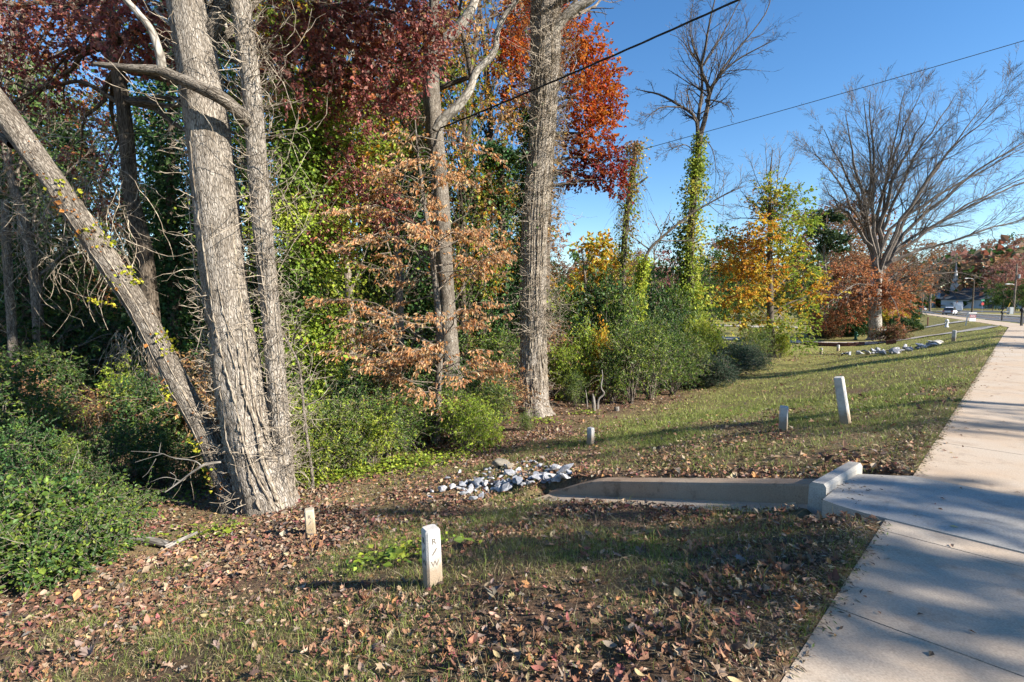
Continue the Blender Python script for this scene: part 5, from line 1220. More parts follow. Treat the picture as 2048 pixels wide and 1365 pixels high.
q = np.concatenate([limb_line(P(1540, 440, KY), P(a, b_, KY + R.normal(0, .6)), 9, .03, .08)[None] for a, b_ in [(1500, 320), (1530, 290), (1560, 295), (1590, 310), (1600, 370), (1480, 380), (1610, 400), (1470, 410), (1450, 440)]])
rr = np.tile(np.linspace(.045, .012, 9), (len(q), 1)); put_tubes(lb, q, rr, 4); ramify(lb, q, rr, [(12, .15, 1, .6, .2, .4, 6, .14, .03, .5, 3), (6, .2, 1, .6, .2, .5, 4, .14, .02, .6, 3)], .006)
lb.build('branches', BARK_TWIG, t_); mt.build('twigs', BARK_TWIG, t_); ml.build('crown', LEAF, t_, kind='stuff')

# --- great bare beech by the driveway
KG = 42.0
GB = base_of(1751, 686, KG)
t_ = thing('great_beech', 'great spreading bare beech with copper leaves left on its lowest branches', 'tree', tuple(GB))
m, gp, gr = trunk_mesh(np.vstack([[base_of(1751, 692, KG) - [0, 0, .15]], PL((1750, 660, KG), (1750, 610, KG), (1752, 570, KG), (1754, 540, KG))]), [.5, .45, .43, .40, .34], 30, .12, .05, .35, 6, 34); m.build('trunk', BARK_SMOOTH, t_, True)
m = MB(); L = []; LR = []
ends = [(1630, 300), (1660, 260), (1690, 225), (1725, 195), (1765, 185), (1810, 178), (1860, 185), (1920, 195), (1975, 200), (2035, 205), (2090, 270), (2100, 330), (1655, 360), (1860, 240), (2140, 220), (2170, 320), (2110, 430)]
for i, (ex, ey) in enumerate(ends):
    sy = R.uniform(520, 610) if ex > 1800 else R.uniform(520, 590); a = P(1752, sy, KG); dY = R.normal(0, 2.6); f = .35
    mid1 = P(1752 + (ex - 1752) * .16, sy - (sy - ey) * .30, KG + dY * .3); mid2 = P(1752 + (ex - 1752) * .52, sy - (sy - ey) * .66, KG + dY * .7); e = P(ex, ey, KG + dY)
    q = smooth_line(np.array([a, mid1, mid2, e]), 16); q = q + np.cumsum(R.normal(0, .09, q.shape), 0); L.append(q); LR.append(np.linspace(R.uniform(.15, .24), .02, 16))
L = np.array(L); LR = np.array(LR); put_tubes(m, L, LR, 6)
ramify(m, L, LR, [(16, .34, 1, .50, .18, .33, 8, .12, .03, .40, 4), (11, .15, 1, .52, .2, .48, 6, .13, .03, .45, 3), (4, .15, 1, .5, .2, .65, 4, .13, .03, .7, 3)], .0066)
low = [(1650, 560), (1625, 590), (1680, 540), (1640, 620), (1690, 610), (1850, 560), (1880, 580), (1830, 590), (1900, 540), (1930, 520), (1960, 500), (1870, 530), (1800, 640), (1700, 640), (1660, 645), (1980, 560), (1720, 590), (1780, 600)]
L = np.array([limb_line(P(1752, R.uniform(560, 620), KG), P(a, b_, KG + R.normal(0, 3)), 12, .10, .08) for a, b_ in low]); LR = np.tile(np.linspace(.09, .012, 12), (len(L), 1)); put_tubes(m, L, LR, 5)
last = ramify(m, L, LR, [(16, .2, 1, .7, .2, .32, 7, .14, -.01, .45, 4), (6, .2, 1, .7, .2, .5, 5, .14, -.02, .55, 3)], .007)
m.build('branches', BARK_BEECH, t_)
ml = MB(); b = last[0]; lowm = np.abs(b[:, -1, 0] - GB[0]) < 5.2
b = b[lowm]; n = len(b) * 5; idx = R.integers(0, len(b), n); q, tg = along(b, (idx, R.uniform(.1, 1, n))); keep = (q[:, 2] < 5.8) & (R.random(n) < np.where(q[:, 0] < GB[0] + .5, .95, .35)); q, tg = q[keep], tg[keep]
leaves(ml, q, tg + R.normal(0, .5, q.shape) + [0, 0, -.3], .17 * R.lognormal(0, .2, len(q)), pal([(0.46, 0.21, 0.085), (0.40, 0.17, 0.06), (0.52, 0.28, 0.13), (0.34, 0.13, 0.045)], len(q)), .55, .15, np.array([0, -.2, .5]))
for px, py, rx, ry in [(1700, 590, 50, 30), (1660, 600, 40, 28), (1720, 550, 40, 26), (1690, 630, 50, 22), (1650, 640, 36, 16), (1770, 590, 36, 26), (1800, 610, 34, 20)]:
    spray(None, ml, P(px, py, KG + R.normal(0, 1)), np.array([rx, rx, ry]) * KG / 1024, 90, 8, .17, [(0.46, 0.21, 0.085), (0.40, 0.17, 0.06), (0.34, 0.13, 0.045)], None, .8, .5, -.2, .55)
ml.build('crown', LEAF, t_, kind='stuff')

# --- background belt
def far_kind(name, h, spread, cols, nblob, per, size, low, flat=.2, bark=BARK_TWIG): return wood_tree(name, 'x', None, h, .22, 1, cols, nblob, per, size, LEAF, bark, None, low, spread, 0, flat, 6, False)
FT = {'green': far_kind('evergreen_tree', 14, 4.2, DEEP + [GREEN[0], GREEN[2]], 40, 30, .30, .12), 'russet': far_kind('oak_tree', 15, 5.0, BROWNISH + [(.27, .12, .075), (.30, .15, .08)], 40, 26, .27, .2), 'gold': far_kind('maple_tree', 9, 3.6, GOLD + [ORANGE[2], LIME[3], GREEN[3]], 34, 22, .32, .15),
      'pink': far_kind('maple_tree', 10, 3.4, [(.36, .17, .14), (.30, .12, .09), (.38, .21, .17)], 30, 20, .24, .15), 'bare': far_kind('bare_tree', 14, 4.5, MAROON, 30, 0, .1, .2), 'pine': far_kind('pine_tree', 17, 2.6, [(.04, .075, .03), (.06, .10, .035), (.03, .06, .025)], 16, 30, .40, .62, .6)}
FN = {'green': 'dark green tree', 'russet': 'russet brown oak', 'gold': 'golden maple', 'pink': 'pinkish red maple', 'bare': 'bare grey tree', 'pine': 'tall pine with a bare trunk'}
def far(k, px, Y, sc, where):
    p = P(px, 620, Y); FT[k].put((p[0], p[1], hz(p[0], p[1]) - .1), R.uniform(0, 6.28), sc * (1.3 if Y > 80 else 1.0), FN[k] + ' ' + where, 'background trees')
for a in [('gold', 1165, 36, .85, 'right of the vine-wrapped trunk'), ('gold', 1215, 40, .75, 'left of the broken snag'), ('green', 1130, 48, .55, 'behind the golden maple by the vine trunk'), ('green', 1230, 55, .55, 'behind the broken snag'), ('bare', 1175, 60, .75, 'behind the golden maples'), ('green', 1310, 50, .5, 'between snag and ivy tree'), ('pink', 1345, 75, 1.0, 'in the gap left of the ivy tree'), ('bare', 1310, 85, .8, 'in the gap by the arching branch'), ('green', 1420, 60, .6, 'behind the ivy coated tree'),
          ('green', 1455, 75, .95, 'behind the orange side of the yellow tree'), ('green', 1480, 62, .7, 'low behind the orange leaves'), ('russet', 1560, 90, 1.0, 'behind the bare top of the yellow tree'), ('pine', 1652, 70, .92, 'rising between the yellow tree and the beech'), ('russet', 1640, 85, .95, 'left of the great beech'), ('russet', 1690, 95, 1.15, 'behind the left side of the beech'), ('green', 1600, 80, .8, 'behind the yellow tree crown'), ('russet', 1740, 110, 1.15, 'behind the beech trunk'), ('bare', 1790, 120, 1.2, 'right behind the beech trunk'), ('russet', 1820, 150, 1.1, 'left of the church'),
          ('bare', 1860, 170, 1.2, 'left of the steeple'), ('russet', 1900, 270, 1.7, 'behind the steeple'), ('russet', 1945, 275, 1.8, 'behind the church roof'), ('bare', 1960, 250, 1.5, 'above the church roof'), ('russet', 1990, 260, 1.85, 'right behind the church'), ('green', 2035, 270, 2.0, 'at the right edge above the pole'), ('russet', 2070, 260, 1.9, 'at the right picture edge'), ('pink', 2005, 190, 1.35, 'beside the church end wall'), ('pink', 2045, 190, 1.4, 'by the utility pole'), ('russet', 2025, 200, 1.1, 'behind the utility pole'), ('green', 1985, 175, .55, 'low at the church end'),
          ('green', 2005, 165, .5, 'low behind the sidewalk across the road'), ('green', 2030, 160, .5, 'low left of the utility pole'), ('green', 2060, 160, .6, 'low right of the utility pole'), ('green', 1780, 180, .9, 'far off under the beech branches'), ('russet', 1870, 290, 1.5, 'far left behind the steeple'), ('bare', 1920, 290, 1.9, 'far behind the steeple tip'), ('green', 1840, 220, .8, 'far off beyond the road bend'), ('bare', 1500, 110, 1.1, 'far behind the yellow tree'), ('russet', 1400, 110, .85, 'far behind the ivy coated tree'), ('russet', 1250, 100, .7, 'far behind the snag'), ('russet', 1110, 75, .6, 'far right behind the vine-wrapped trunk'), ('green', 1185, 80, .55, 'far behind the golden maples')]: far(*a)

# distant woods closing the horizon: one mass nobody could count
m = MB(); n = 34000; az = np.radians(R.uniform(-62, 62, n)); rr = R.uniform(300, 360, n); x = rr * np.sin(az); y = rr * np.cos(az)
hh = 17 + 15 * fbm(az * 40, rr * 0 + 3, 1.0, 2, 3); z = height(x, y) + R.uniform(0, 1, n) ** .8 * hh
leaves(m, np.stack([x, y, z], -1), R.normal(size=(n, 3)), 2.7 * R.lognormal(0, .3, n), pal(BROWNISH + DEEP + [(.2, .12, .09), (.16, .13, .08)], n), .8, .1)
o = m.build('distant_woods', LEAF, kind='stuff'); o['label'] = 'far belt of brown and green woods along the horizon'; o['category'] = 'woods'
R = np.random.default_rng(104)
# ------------------------------------------------------------------ far side of the lawn: yard, road and church
def at_px(px, d, s0=20.0, s1=228.0):
    """path position at offset d that is seen at photo column px"""
    ss = np.linspace(s0, s1, 4000); p = pt(ss, d); z = elev(ss)
    dep = p[:, 1] * _cp - (z - CAM[2]) * _sp; x = 1024 + F * p[:, 0] / dep
    i = int(np.argmin(np.abs(x - px))); return np.array([p[i, 0], p[i, 1], z[i]]), ss[i]
PAINT_W = plain_mat('car_white', (0.62, 0.63, 0.64), 0.25, 0.5, 0.03); PAINT_S = plain_mat('car_silver', (0.45, 0.46, 0.47), 0.25, 0.5, 0.03, metal=0.3)
GLASS = plain_mat('dark_glass', (0.02, 0.024, 0.028), 0.08, 0.6, 0.05); RUBBER = plain_mat('rubber', (0.02, 0.02, 0.02), 0.8); RIM = plain_mat('rim', (0.4, 0.4, 0.41), 0.3, 0.5, 0.05, metal=0.6)
RED = plain_mat('tail_red', (0.35, 0.02, 0.015), 0.3); LAMP = plain_mat('lamp_clear', (0.7, 0.7, 0.68), 0.15); BLACK = plain_mat('black_plastic', (0.02, 0.02, 0.02), 0.6)
def loft(secs):
    """body from cross-sections of equal point count"""
    V = np.array(secs); k, n, _ = V.shape; i = np.arange(k - 1)[:, None] * n; j = np.arange(n)[None]; j2 = (j + 1) % n
    q = np.stack(np.broadcast_arrays(i + j, i + n + j, i + n + j2, i + j2), -1).reshape(-1, 4)
    return V.reshape(-1, 3), [q, np.arange(n)[::-1][None].copy(), (np.arange(n) + (k - 1) * n)[None]]
def car(loc, rz, paint, label, roof_k=1.0):
    t = thing('parked_car', label, 'car', (0, 0, 0))
    xs = [-2.2, -2.12, -1.5, -0.75, 0.7, 1.3, 2.0, 2.2]; belt = [0.62, 0.86, 0.95, 0.95, 0.95, 0.90, 0.78, 0.55]; wd = [0.74, .84, .90, .91, .91, .90, .84, .7]
    secs = []
    for x, b, w in zip(xs, belt, wd):
        secs.append([(x, -w * .92, .28), (x, -w, .45), (x, -w * .98, b - .12), (x, -w * .86, b), (x, w * .86, b), (x, w * .98, b - .12), (x, w, .45), (x, w * .92, .28)])
    m = MB(); v, f = loft(secs); m.add(v, f); m.build('body', paint, t, False)
    cx = [-2.0, -1.35, -0.5, 0.45, 1.25]; top = [.96, 1.50 * roof_k, 1.58 * roof_k, 1.52 * roof_k, .93]; cw = [.74, .66, .66, .66, .76]
    m = MB(); v, f = loft([[(x, -w - .1 * (h < 1), .9), (x, -w, h), (x, w, h), (x, w + .1 * (h < 1), .9)] for x, h, w in zip(cx, top, cw)]); m.add(v, f); m.build('window', GLASS, t)
    m = MB(); v, f = loft([[(x, -.60, h), (x, -.56, h + .035), (x, .56, h + .035), (x, .60, h)] for x, h in zip([-1.42, -.5, .5], [1.47 * roof_k, 1.565 * roof_k, 1.49 * roof_k])]); m.add(v, f); m.build('roof', paint, t)
    th = np.linspace(0, 2 * math.pi, 17)[:-1]
    for x in (-1.35, 1.38):
        for y in (-.84, .84):
            m = MB(); m.add(*[(lambda v, f: (v, f))(*loft([[(x + math.cos(a) * .33, yy, .33 + math.sin(a) * .33) for a in th] for yy in (y - .11, y + .11)]))][0]); w = m.build('wheel', RUBBER, t)
            m = MB(); m.add(*loft([[(x + math.cos(a) * .2, yy, .33 + math.sin(a) * .2) for a in th] for yy in (y - .118, y + .118)])); m.build('rim', RIM, w)
    for y in (-.66, .66):
        m = MB(); m.box((-2.15, y, .76), (.12, .3, .2)); m.build('tail_light', RED, t); m = MB(); m.box((2.10, y, .66), (.16, .32, .13)); m.build('headlight', LAMP, t)
    m = MB(); m.box((-2.2, 0, .42), (.12, 1.5, .2)); m.box((2.18, 0, .4), (.14, 1.4, .18)); m.build('bumper', BLACK, t)
    t.location = loc; t.rotation_euler = (0, 0, rz); return t
p, s_ = at_px(1900, -4.4); car(tuple(p - [0, 0, .13]), math.pi / 2 - H2 - .25, PAINT_W, 'white car driving away along the road near the church')
p, s_ = at_px(1841, -4.4); car(tuple(p - [0, 0, .13]), math.pi / 2 - H2 - .25, PAINT_S, 'silver car with dark windows farther along the road, left of the white car')
# church
CH = P(1935, 612, 225.0); cz = hz(CH[0], CH[1]); CW = plain_mat('church_wall', (0.55, 0.57, 0.60), .8, .2, .06, 1.0); CR = plain_mat('church_roof', (0.07, 0.085, 0.10), .8, .2, .15, 1.0)
t_ = thing('church', 'white church with dark gable roof and slim white steeple across the road', 'church', (CH[0], CH[1], cz))
a0 = math.radians(-44); ux, uy = np.array([math.cos(a0), math.sin(a0)]), np.array([-math.sin(a0), math.cos(a0)])
def cpt(u, w, z): q = CH[:2] + ux * u + uy * w; return np.array([q[0], q[1], cz + z])
def cbox(m, u0, u1, w0, w1, z0, z1):
    v = [cpt(u, w, z) for z in (z0, z1) for w in (w0, w1) for u in (u0, u1)]; m.add(v, np.array([[0, 2, 3, 1], [4, 5, 7, 6], [0, 1, 5, 4], [1, 3, 7, 5], [3, 2, 6, 7], [2, 0, 4, 6]]))
m = MB(); cbox(m, -9, 17, 0, 12, -1, 4.0); m.add([cpt(-9, 0, 4), cpt(-9, 12, 4), cpt(-9, 6, 8.6), cpt(17, 0, 4), cpt(17, 12, 4), cpt(17, 6, 8.6)], [np.array([[0, 2, 1], [3, 4, 5]])]); m.build('wall', CW, t_)
m = MB()
for w0, w1 in ((-.6, 6), (12.6, 6)):
    v = np.array([cpt(-9.5, w0, 3.7), cpt(17.5, w0, 3.7), cpt(17.5, w1, 8.75), cpt(-9.5, w1, 8.75)]); m.add(np.vstack([v, v + [0, 0, .2]]), np.array([[0, 1, 2, 3], [7, 6, 5, 4], [0, 4, 5, 1], [1, 5, 6, 2], [2, 6, 7, 3], [3, 7, 4, 0]]))
m.build('roof', CR, t_)
m = MB(); cbox(m, -6.4, -3.6, 4.6, 7.4, 7, 10.6); st = m.build('steeple_base', CW, t_)
m = MB(); cbox(m, -5.9, -4.1, 5.1, 6.9, 10.6, 13.0); m.build('belfry', CW, t_)
for u in (-5.3, -4.7):
    m = MB(); cbox(m, u - .18, u + .18, 5.07, 5.12, 11.0, 12.5); m.build('louvre', CR, t_)
th = np.linspace(0, 2 * math.pi, 9)[:-1]; m = MB(); m.add([cpt(-5 + math.cos(a) * .85, 6 + math.sin(a) * .85, 13.0) for a in th] + [cpt(-5, 6, 21.5)], [np.array([[i, (i + 1) % 8, 8] for i in range(8)])]); m.build('spire', CW, t_)
for u in (6.5, ):
    m = MB(); cbox(m, u, u + 2.0, -.06, .05, 0, 2.6); m.build('door', plain_mat('church_door', (.07, .10, .13), .6), t_)
for w in (1.5, 4.3, 7.7, 10.5):
    m = MB(); q = [cpt(-12 + math.cos(a) * .28, w + math.sin(a) * .28, z) for z in (-.5, 4.2) for a in th]; m.add(q, [np.array([[i, (i + 1) % 8, 8 + (i + 1) % 8, 8 + i] for i in range(8)])]); m.build('column', CW, t_)
m = MB(); cbox(m, -12.6, -9, .8, 11.2, 4.2, 4.9); m.add([cpt(-12.6, .8, 4.9), cpt(-12.6, 11.2, 4.9), cpt(-12.6, 6, 8.0), cpt(-9, .8, 4.9), cpt(-9, 11.2, 4.9), cpt(-9, 6, 8.0)], [np.array([[0, 2, 1]]), np.array([[0, 3, 5, 2], [1, 2, 5, 4]])]); m.build('portico', CW, t_)
for u in (-9.06,):
    for w in (3.0, 9.0):
        m = MB(); cbox(m, -9.06, -8.9, w - .6, w + .6, .3, 3.2); m.build('window', GLASS, t_)
    m = MB(); cbox(m, -9.06, -8.9, 5.1, 6.9, 0, 2.8); m.build('door', bpy.data.materials['church_door'], t_)
# white van standing by the church
p = P(1916, 612, 165.0); t_ = thing('white_van', 'white box van standing in front of the church wall', 'van', (p[0], p[1], hz(p[0], p[1])))
g = np.array(t_.location); m = MB(); m.box(g + [0, 0, 1.7], (2.3, 4.4, 2.4), -.7); m.build('box', PAINT_W, t_); m = MB(); m.box(g + np.array([-1.75, -2.1, 1.1]), (1.9, 1.5, 1.4), -.7, None, .86); m.build('cab', PAINT_W, t_)
for dx, dy in ((-1.2, -1.9), (1.6, 1.2), (-2.4, -1.1), (.2, 2.2)):
    m = MB(); q = np.array([(math.cos(a) * .36, 0, math.sin(a) * .36) for a in np.linspace(0, 2 * math.pi, 13)[:-1]]); m.add(np.vstack([q - [0, .12, 0], q + [0, .12, 0]]) + g + [dx, dy, .36], [np.array([[i, (i + 1) % 12, 12 + (i + 1) % 12, 12 + i] for i in range(12)]), np.arange(12)[None], np.arange(12, 24)[None]]); m.build('wheel', RUBBER, t_)
ribbon('car_park', [P(1960, 615, 150)[:2], P(1930, 614, 165)[:2], P(1900, 612, 178)[:2]], 22, ASPHALT, .08)
# utility poles, lamp, road signs
POLE = bark_mat('pole_wood', (.12, .10, .08), (.24, .20, .16), (.34, .30, .25), 20, .1, .3); STEEL = plain_mat('steel', (.35, .36, .37), .45, .5, .08, 4, .5)
def pole(px, py, Y, h, r, label, mat, arms):
    p = P(px, py, Y); g = np.array([p[0], p[1], hz(p[0], p[1])]); t = thing('utility_pole', label, 'pole', tuple(g)); m = MB(); put_tubes(m, np.array([g + [0, 0, -.3], g + [0, 0, h * .5], g + [0, 0, h]])[None], np.array([[r, r * .85, r * .65]]), 10); m.build('shaft', mat, t, True)
    for z, w, kind in arms:
        m = MB()
        if kind == 'lamp':
            put_tubes(m, np.array([g + [0, 0, z], g + [-w * .5, 0, z + .3], g + [-w, 0, z + .35]])[None], np.full((1, 3), .05), 6); m.build('lamp_arm', STEEL, t); m = MB(); m.box(g + [-w - .35, 0, z + .33], (.8, .35, .18)); m.build('lamp_head', LAMP, t)
        elif kind == 'can': put_tubes(m, np.array([g + [w, -.2, z], g + [w, -.2, z + .9]])[None], np.full((1, 2), .24), 12); m.build('transformer', STEEL, t)
        else: m.box(g + [0, 0, z], (w, .12, .12)); m.build('crossarm', mat, t)
    return g
pa = pole(2027, 622, 118.0, 11.5, .2, 'tall wooden utility pole at the far right across the road', POLE, [(10.8, 1.6, 'arm'), (8.2, .45, 'can'), (6.6, 1.5, 'lamp')])
pb = pole(1944, 622, 150.0, 10.5, .24, 'dark wooden utility pole in front of the church', BARK_DARK, [(9.6, 2.0, 'lamp')])
p = P(1964, 622, 128.0); g = np.array([p[0], p[1], hz(p[0], p[1])]); t_ = thing('road_sign', 'street corner sign with green name blades above a red sign back', 'sign', tuple(g))
m = MB(); put_tubes(m, np.array([g, g + [0, 0, 3.3]])[None], np.full((1, 2), .04), 8); m.build('post', STEEL, t_)
m = MB(); m.box(g + [0, -.03, 3.35], (1.15, .03, .24), .2); m.build('name_blade', plain_mat('sign_green', (.02, .22, .13), .5), t_)
m = MB(); q = [(math.cos(a) * .38, 0, math.sin(a) * .38) for a in np.linspace(math.pi / 8, 2 * math.pi + math.pi / 8, 9)[:-1]]; m.poly(np.array(q) + g + [0, -.07, 2.45]); m.poly((np.array(q) + g + [0, -.05, 2.45])[::-1]); m.build('stop_plate', plain_mat('sign_red', (.40, .03, .03), .5), t_)
p = P(2011, 624, 118.0); g = np.array([p[0], p[1], hz(p[0], p[1])]); t_ = thing('guy_guard', 'yellow guy wire guard beside the tall utility pole', 'marker', tuple(g)); m = MB(); put_tubes(m, np.array([g, g + [.9, 0, 2.6]])[None], np.full((1, 2), .07), 8); m.build('sleeve', YELLOW, t_)
p = P(2020, 624, 116.0); g = np.array([p[0], p[1], hz(p[0], p[1])]); t_ = thing('utility_cabinet', 'grey utility cabinet next to the tall utility pole', 'cabinet', tuple(g)); m = MB(); m.box(g + [0, 0, .8], (.9, .7, 1.6)); m.build('housing', STEEL, t_); m = MB(); m.box(g + [0, -.37, .8], (.7, .03, 1.3)); m.build('door', STEEL, t_)
# real-estate sign
g = G(1933, 651); t_ = thing('yard_sign', 'white post yard sign with a hanging white and maroon board', 'sign', tuple(g)); SC = g[1] / 1024
top = 26 * SC * 1.05
m = MB(); put_tubes(m, np.array([g + [-2 * SC, 0, -.1], g + [2 * SC, 0, top]])[None], np.full((1, 2), .055), 4); m.build('post', WHITE, t_)
m = MB(); m.box(g + [10 * SC, 0, top * .9], (17 * SC, .07, .07)); m.build('arm', WHITE, t_)
m = MB(); m.box(g + [11 * SC, 0, top * .53], (12.5 * SC, .03, 13 * SC)); bd = m.build('board', plain_mat('sign_white', (.62, .62, .63), .5), t_)
m = MB(); m.box(g + [11 * SC, -.02, top * .66], (12.3 * SC, .025, 5.2 * SC)); m.build('panel', plain_mat('sign_maroon', (.22, .03, .05), .5), bd)
for k in range(6):
    m = MB(); m.box(g + [(6.8 + k * 1.6) * SC, -.036, top * .66 + (k % 2) * .02], (1.0 * SC, .006, 1.5 * SC)); m.build('lettering', WHITE, bd)
# mailboxes
def mailbox(px, py, Y, label):
    p = P(px, py, Y); g = np.array([p[0], p[1], hz(p[0], p[1])]); t = thing('mailbox', label, 'mailbox', tuple(g)); m = MB(); m.box(g + [0, 0, .5], (.1, .1, 1.2)); m.build('post', BLACK, t)
    th = np.linspace(0, math.pi, 9); pr = [(math.cos(a) * .11, math.sin(a) * .11 + .1) for a in th] + [(-.11, 0), (.11, 0)]
    m = MB(); m.add(*loft([[(g[0] + u, g[1] + y, g[2] + 1.0 + z) for y, z in pr] for u in (-.08, .52)])); bx_ = m.build('box', BLACK, t); m = MB(); m.box(g + [.25, -.125, 1.14], (.2, .01, .07)); m.build('number_plate', STEEL, bx_)
mailbox(2003, 651, 50.0, 'black mailbox on a thin post at the kerb'); mailbox(2042, 660, 34.0, 'black mailbox partly cut by the right picture edge')
# hydrants, edging, culvert, far rocks, yard bushes
def hydrant(px, py, c, label):
    g = G(px, py); t = thing('fire_hydrant', label, 'hydrant', tuple(g)); m = MB(); put_tubes(m, np.array([g, g + [0, 0, .06], g + [0, 0, .07], g + [0, 0, .5], g + [0, 0, .52], g + [0, 0, .6], g + [0, 0, .68]])[None], np.array([[.16, .16, .1, .1, .14, .12, .03]]), 12); m.build('barrel', c, t, True)
    for dx in (-1, 1):
        m = MB(); put_tubes(m, np.array([g + [0, 0, .4], g + [dx * .18, 0, .4]])[None], np.full((1, 2), .055), 8); m.build('outlet', c, t)
hydrant(1893, 655, WHITE, 'white fire hydrant by the far driveway'); hydrant(1711, 680, plain_mat('hydrant_green', (.02, .12, .07), .5), 'dark green fire hydrant left of the great beech')
t_ = thing('timber_edging', 'low dark red timber edging round the foot of the great beech', 'edging', tuple(G(1700, 690)))
e = smooth_line(np.array([G(1608, 690), G(1650, 693), G(1700, 693), G(1728, 691)]), 9)
e2 = smooth_line(np.array([G(1772, 690), G(1782, 689), G(1792, 688)]), 4)
TIM = plain_mat('timber_red', (.12, .045, .03), .85)
for ee in (e, e2):
    for a, b in zip(ee[:-1], ee[1:]):
        m = MB(); c = (a + b) / 2; d_ = b - a; m.box(c + [0, 0, .10], (np.hypot(d_[0], d_[1]) * .985, .14, .34), math.atan2(d_[1], d_[0])); m.build('timber', TIM, t_)
g = G(1868, 690); t_ = thing('culvert_pipe', 'round culvert pipe end opening into the rocky swale', 'pipe', tuple(g)); m = MB(); ax = np.array([.75, .66, 0]); c0 = g + [0, 0, -.12]
put_tubes(m, np.array([c0 - ax * .3, c0 - ax * .29, c0 + ax * .3, c0 + ax * 1.0])[None], np.array([[.25, .31, .31, .31]]), 18); m.build('lip', CONCRETE_GREY, t_); m = MB(); put_tubes(m, np.array([c0 - ax * .31, c0 + ax * .5, c0 + ax * .52])[None], np.array([[.245, .245, .0]]), 18); m.build('bore', BLACK, t_)
fp = [(1680, 712), (1720, 703), (1790, 700), (1830, 692), (1868, 688), (1870, 694), (1800, 708), (1740, 712)]; n = 0
while n < 62:
    q = (R.uniform(1678, 1872), R.uniform(686, 714))
    if in_poly(q, fp):
        sz = R.uniform(.22, .5); put_rock(ROCKS[R.integers(9)], G(*q) + np.array([0, 0, sz * .2]), sz, 'pale rock in the far swale before the culvert pipe', 'pale rocks lining the far swale'); n += 1
yb = [Kind(make_shrub('clipped_bush', 'x', 'clipped bushes in the far yard', 1.0, 1.5, 30, 26, DEEP + [GREEN[2]], .10, GLOSSY, .6, 7, 0)), Kind(make_shrub('clipped_bush', 'x', 'clipped bushes in the far yard', .9, 1.6, 26, 22, [(.20, .09, .05), (.26, .13, .06), (.12, .12, .04)], .09, LEAF, .5, 7, 0)), Kind(make_shrub('clipped_bush', 'x', 'clipped bushes in the far yard', 1.0, 1.5, 26, 24, GOLD, .11, LEAF, .6, 7, 0))]
for k, px, py, sc, lab in [(0, 1705, 672, 2.0, 'big dark green bush left of the beech trunk'), (1, 1650, 676, 1.5, 'flat reddish brown bush behind the timber edging'), (0, 1817, 664, 1.1, 'dark green bush clipped flat on a short stem'), (2, 1778, 652, 1.7, 'bright yellow bush behind the beech trunk'), (2, 1800, 650, 1.4, 'smaller yellow bush right of the first yellow one'), (0, 1796, 657, 1.2, 'green bush below the yellow bushes'), (0, 1818, 640, 1.8, 'grey green bush at the edge of the far lawn'), (0, 1740, 640, 2.4, 'dark hedge bush seen under the beech leaves'), (0, 1680, 640, 2.6, 'dark bush at the back of the yard'), (0, 1630, 650, 2.2, 'bush at the end of the yellow tree'), (1, 1785, 683, 1.3, 'thin reddish bush right of the beech trunk'), (0, 1725, 668, 1.3, 'green bush touching the beech trunk')]:
    yb[k].put(tuple(G(px, py) - [0, 0, .05]), R.uniform(0, 6), sc, lab)
for px, py, h, lab in [(1855, 653, .9, 'thin brown stake in the far lawn')]:
    g = G(px, py); t_ = thing('stake', lab, 'stake', tuple(g)); m = MB(); m.box(g + [0, 0, h / 2], (.08, .08, h)); m.build('shaft', TIM, t_)
g = G(1843, 628); t_ = thing('street_tree', 'thin young bare street tree beside the far sidewalk', 'tree', tuple(g)); m, p_, r_ = trunk_mesh(np.array([g, g + [.1, 0, 3], g + [.2, 0, 6.5]]), [.12, .09, .02], 8, .3, .04); m.build('trunk', BARK_TWIG, t_, True)
m = MB(); ramify(m, p_[None], r_[None], [(14, .4, 1, .6, .2, .35, 6, .14, .04, .5, 3), (5, .2, 1, .6, .2, .5, 4, .14, .03, .6, 3)], .01); m.build('branches', BARK_TWIG, t_)

# ------------------------------------------------------------------ overhead wires
WIRE = plain_mat('wire_black', (.012, .012, .013), .6)
def wire(name, a, b, sag, r, label, strands=1, n=60):
    t = thing(name, label, 'wire', tuple(a)); u = np.linspace(0, 1, n)[:, None]
    p = a * (1 - u) + b * u; p[:, 2] -= (4 * u * (1 - u))[:, 0] * sag
    for k in range(strands):
        m = MB(); q = p.copy()
        if strands > 1:
            ph = u[:, 0] * 60 + k * 2 * math.pi / strands; q[:, 2] += np.cos(ph) * r * 1.1; q[:, 1] += np.sin(ph) * r * 1.1
        put_tubes(m, q[None], np.full((1, n), r), 6); m.build('strand', WIRE, t)
A, B = P(1424, -2, 11.0), P(640, 348, 17.5); wire('service_drop', A + (A - B) * .55, B, .28, .012, 'thick twisted black cable crossing in front of the big trunks', 3, 120)
A, B = P(2048, 75, 17.0), P(900, 402, 22.0); wire('overhead_wire', A + (A - B) * .3, B, .15, .011, 'thin black wire crossing the open blue sky')
wire('overhead_wire', pa + [0, 0, 8.0], pb + [0, 0, 7.2], .4, .02, 'thin wire strung between the two far utility poles')
A, B = P(372, 360, 9.3), P(432, 990, 9.0); wire('guy_wire', A, B, 0.0, .006, 'thin steel guy wire slanting down between the leaning and pale trunks')
R = np.random.default_rng(105)
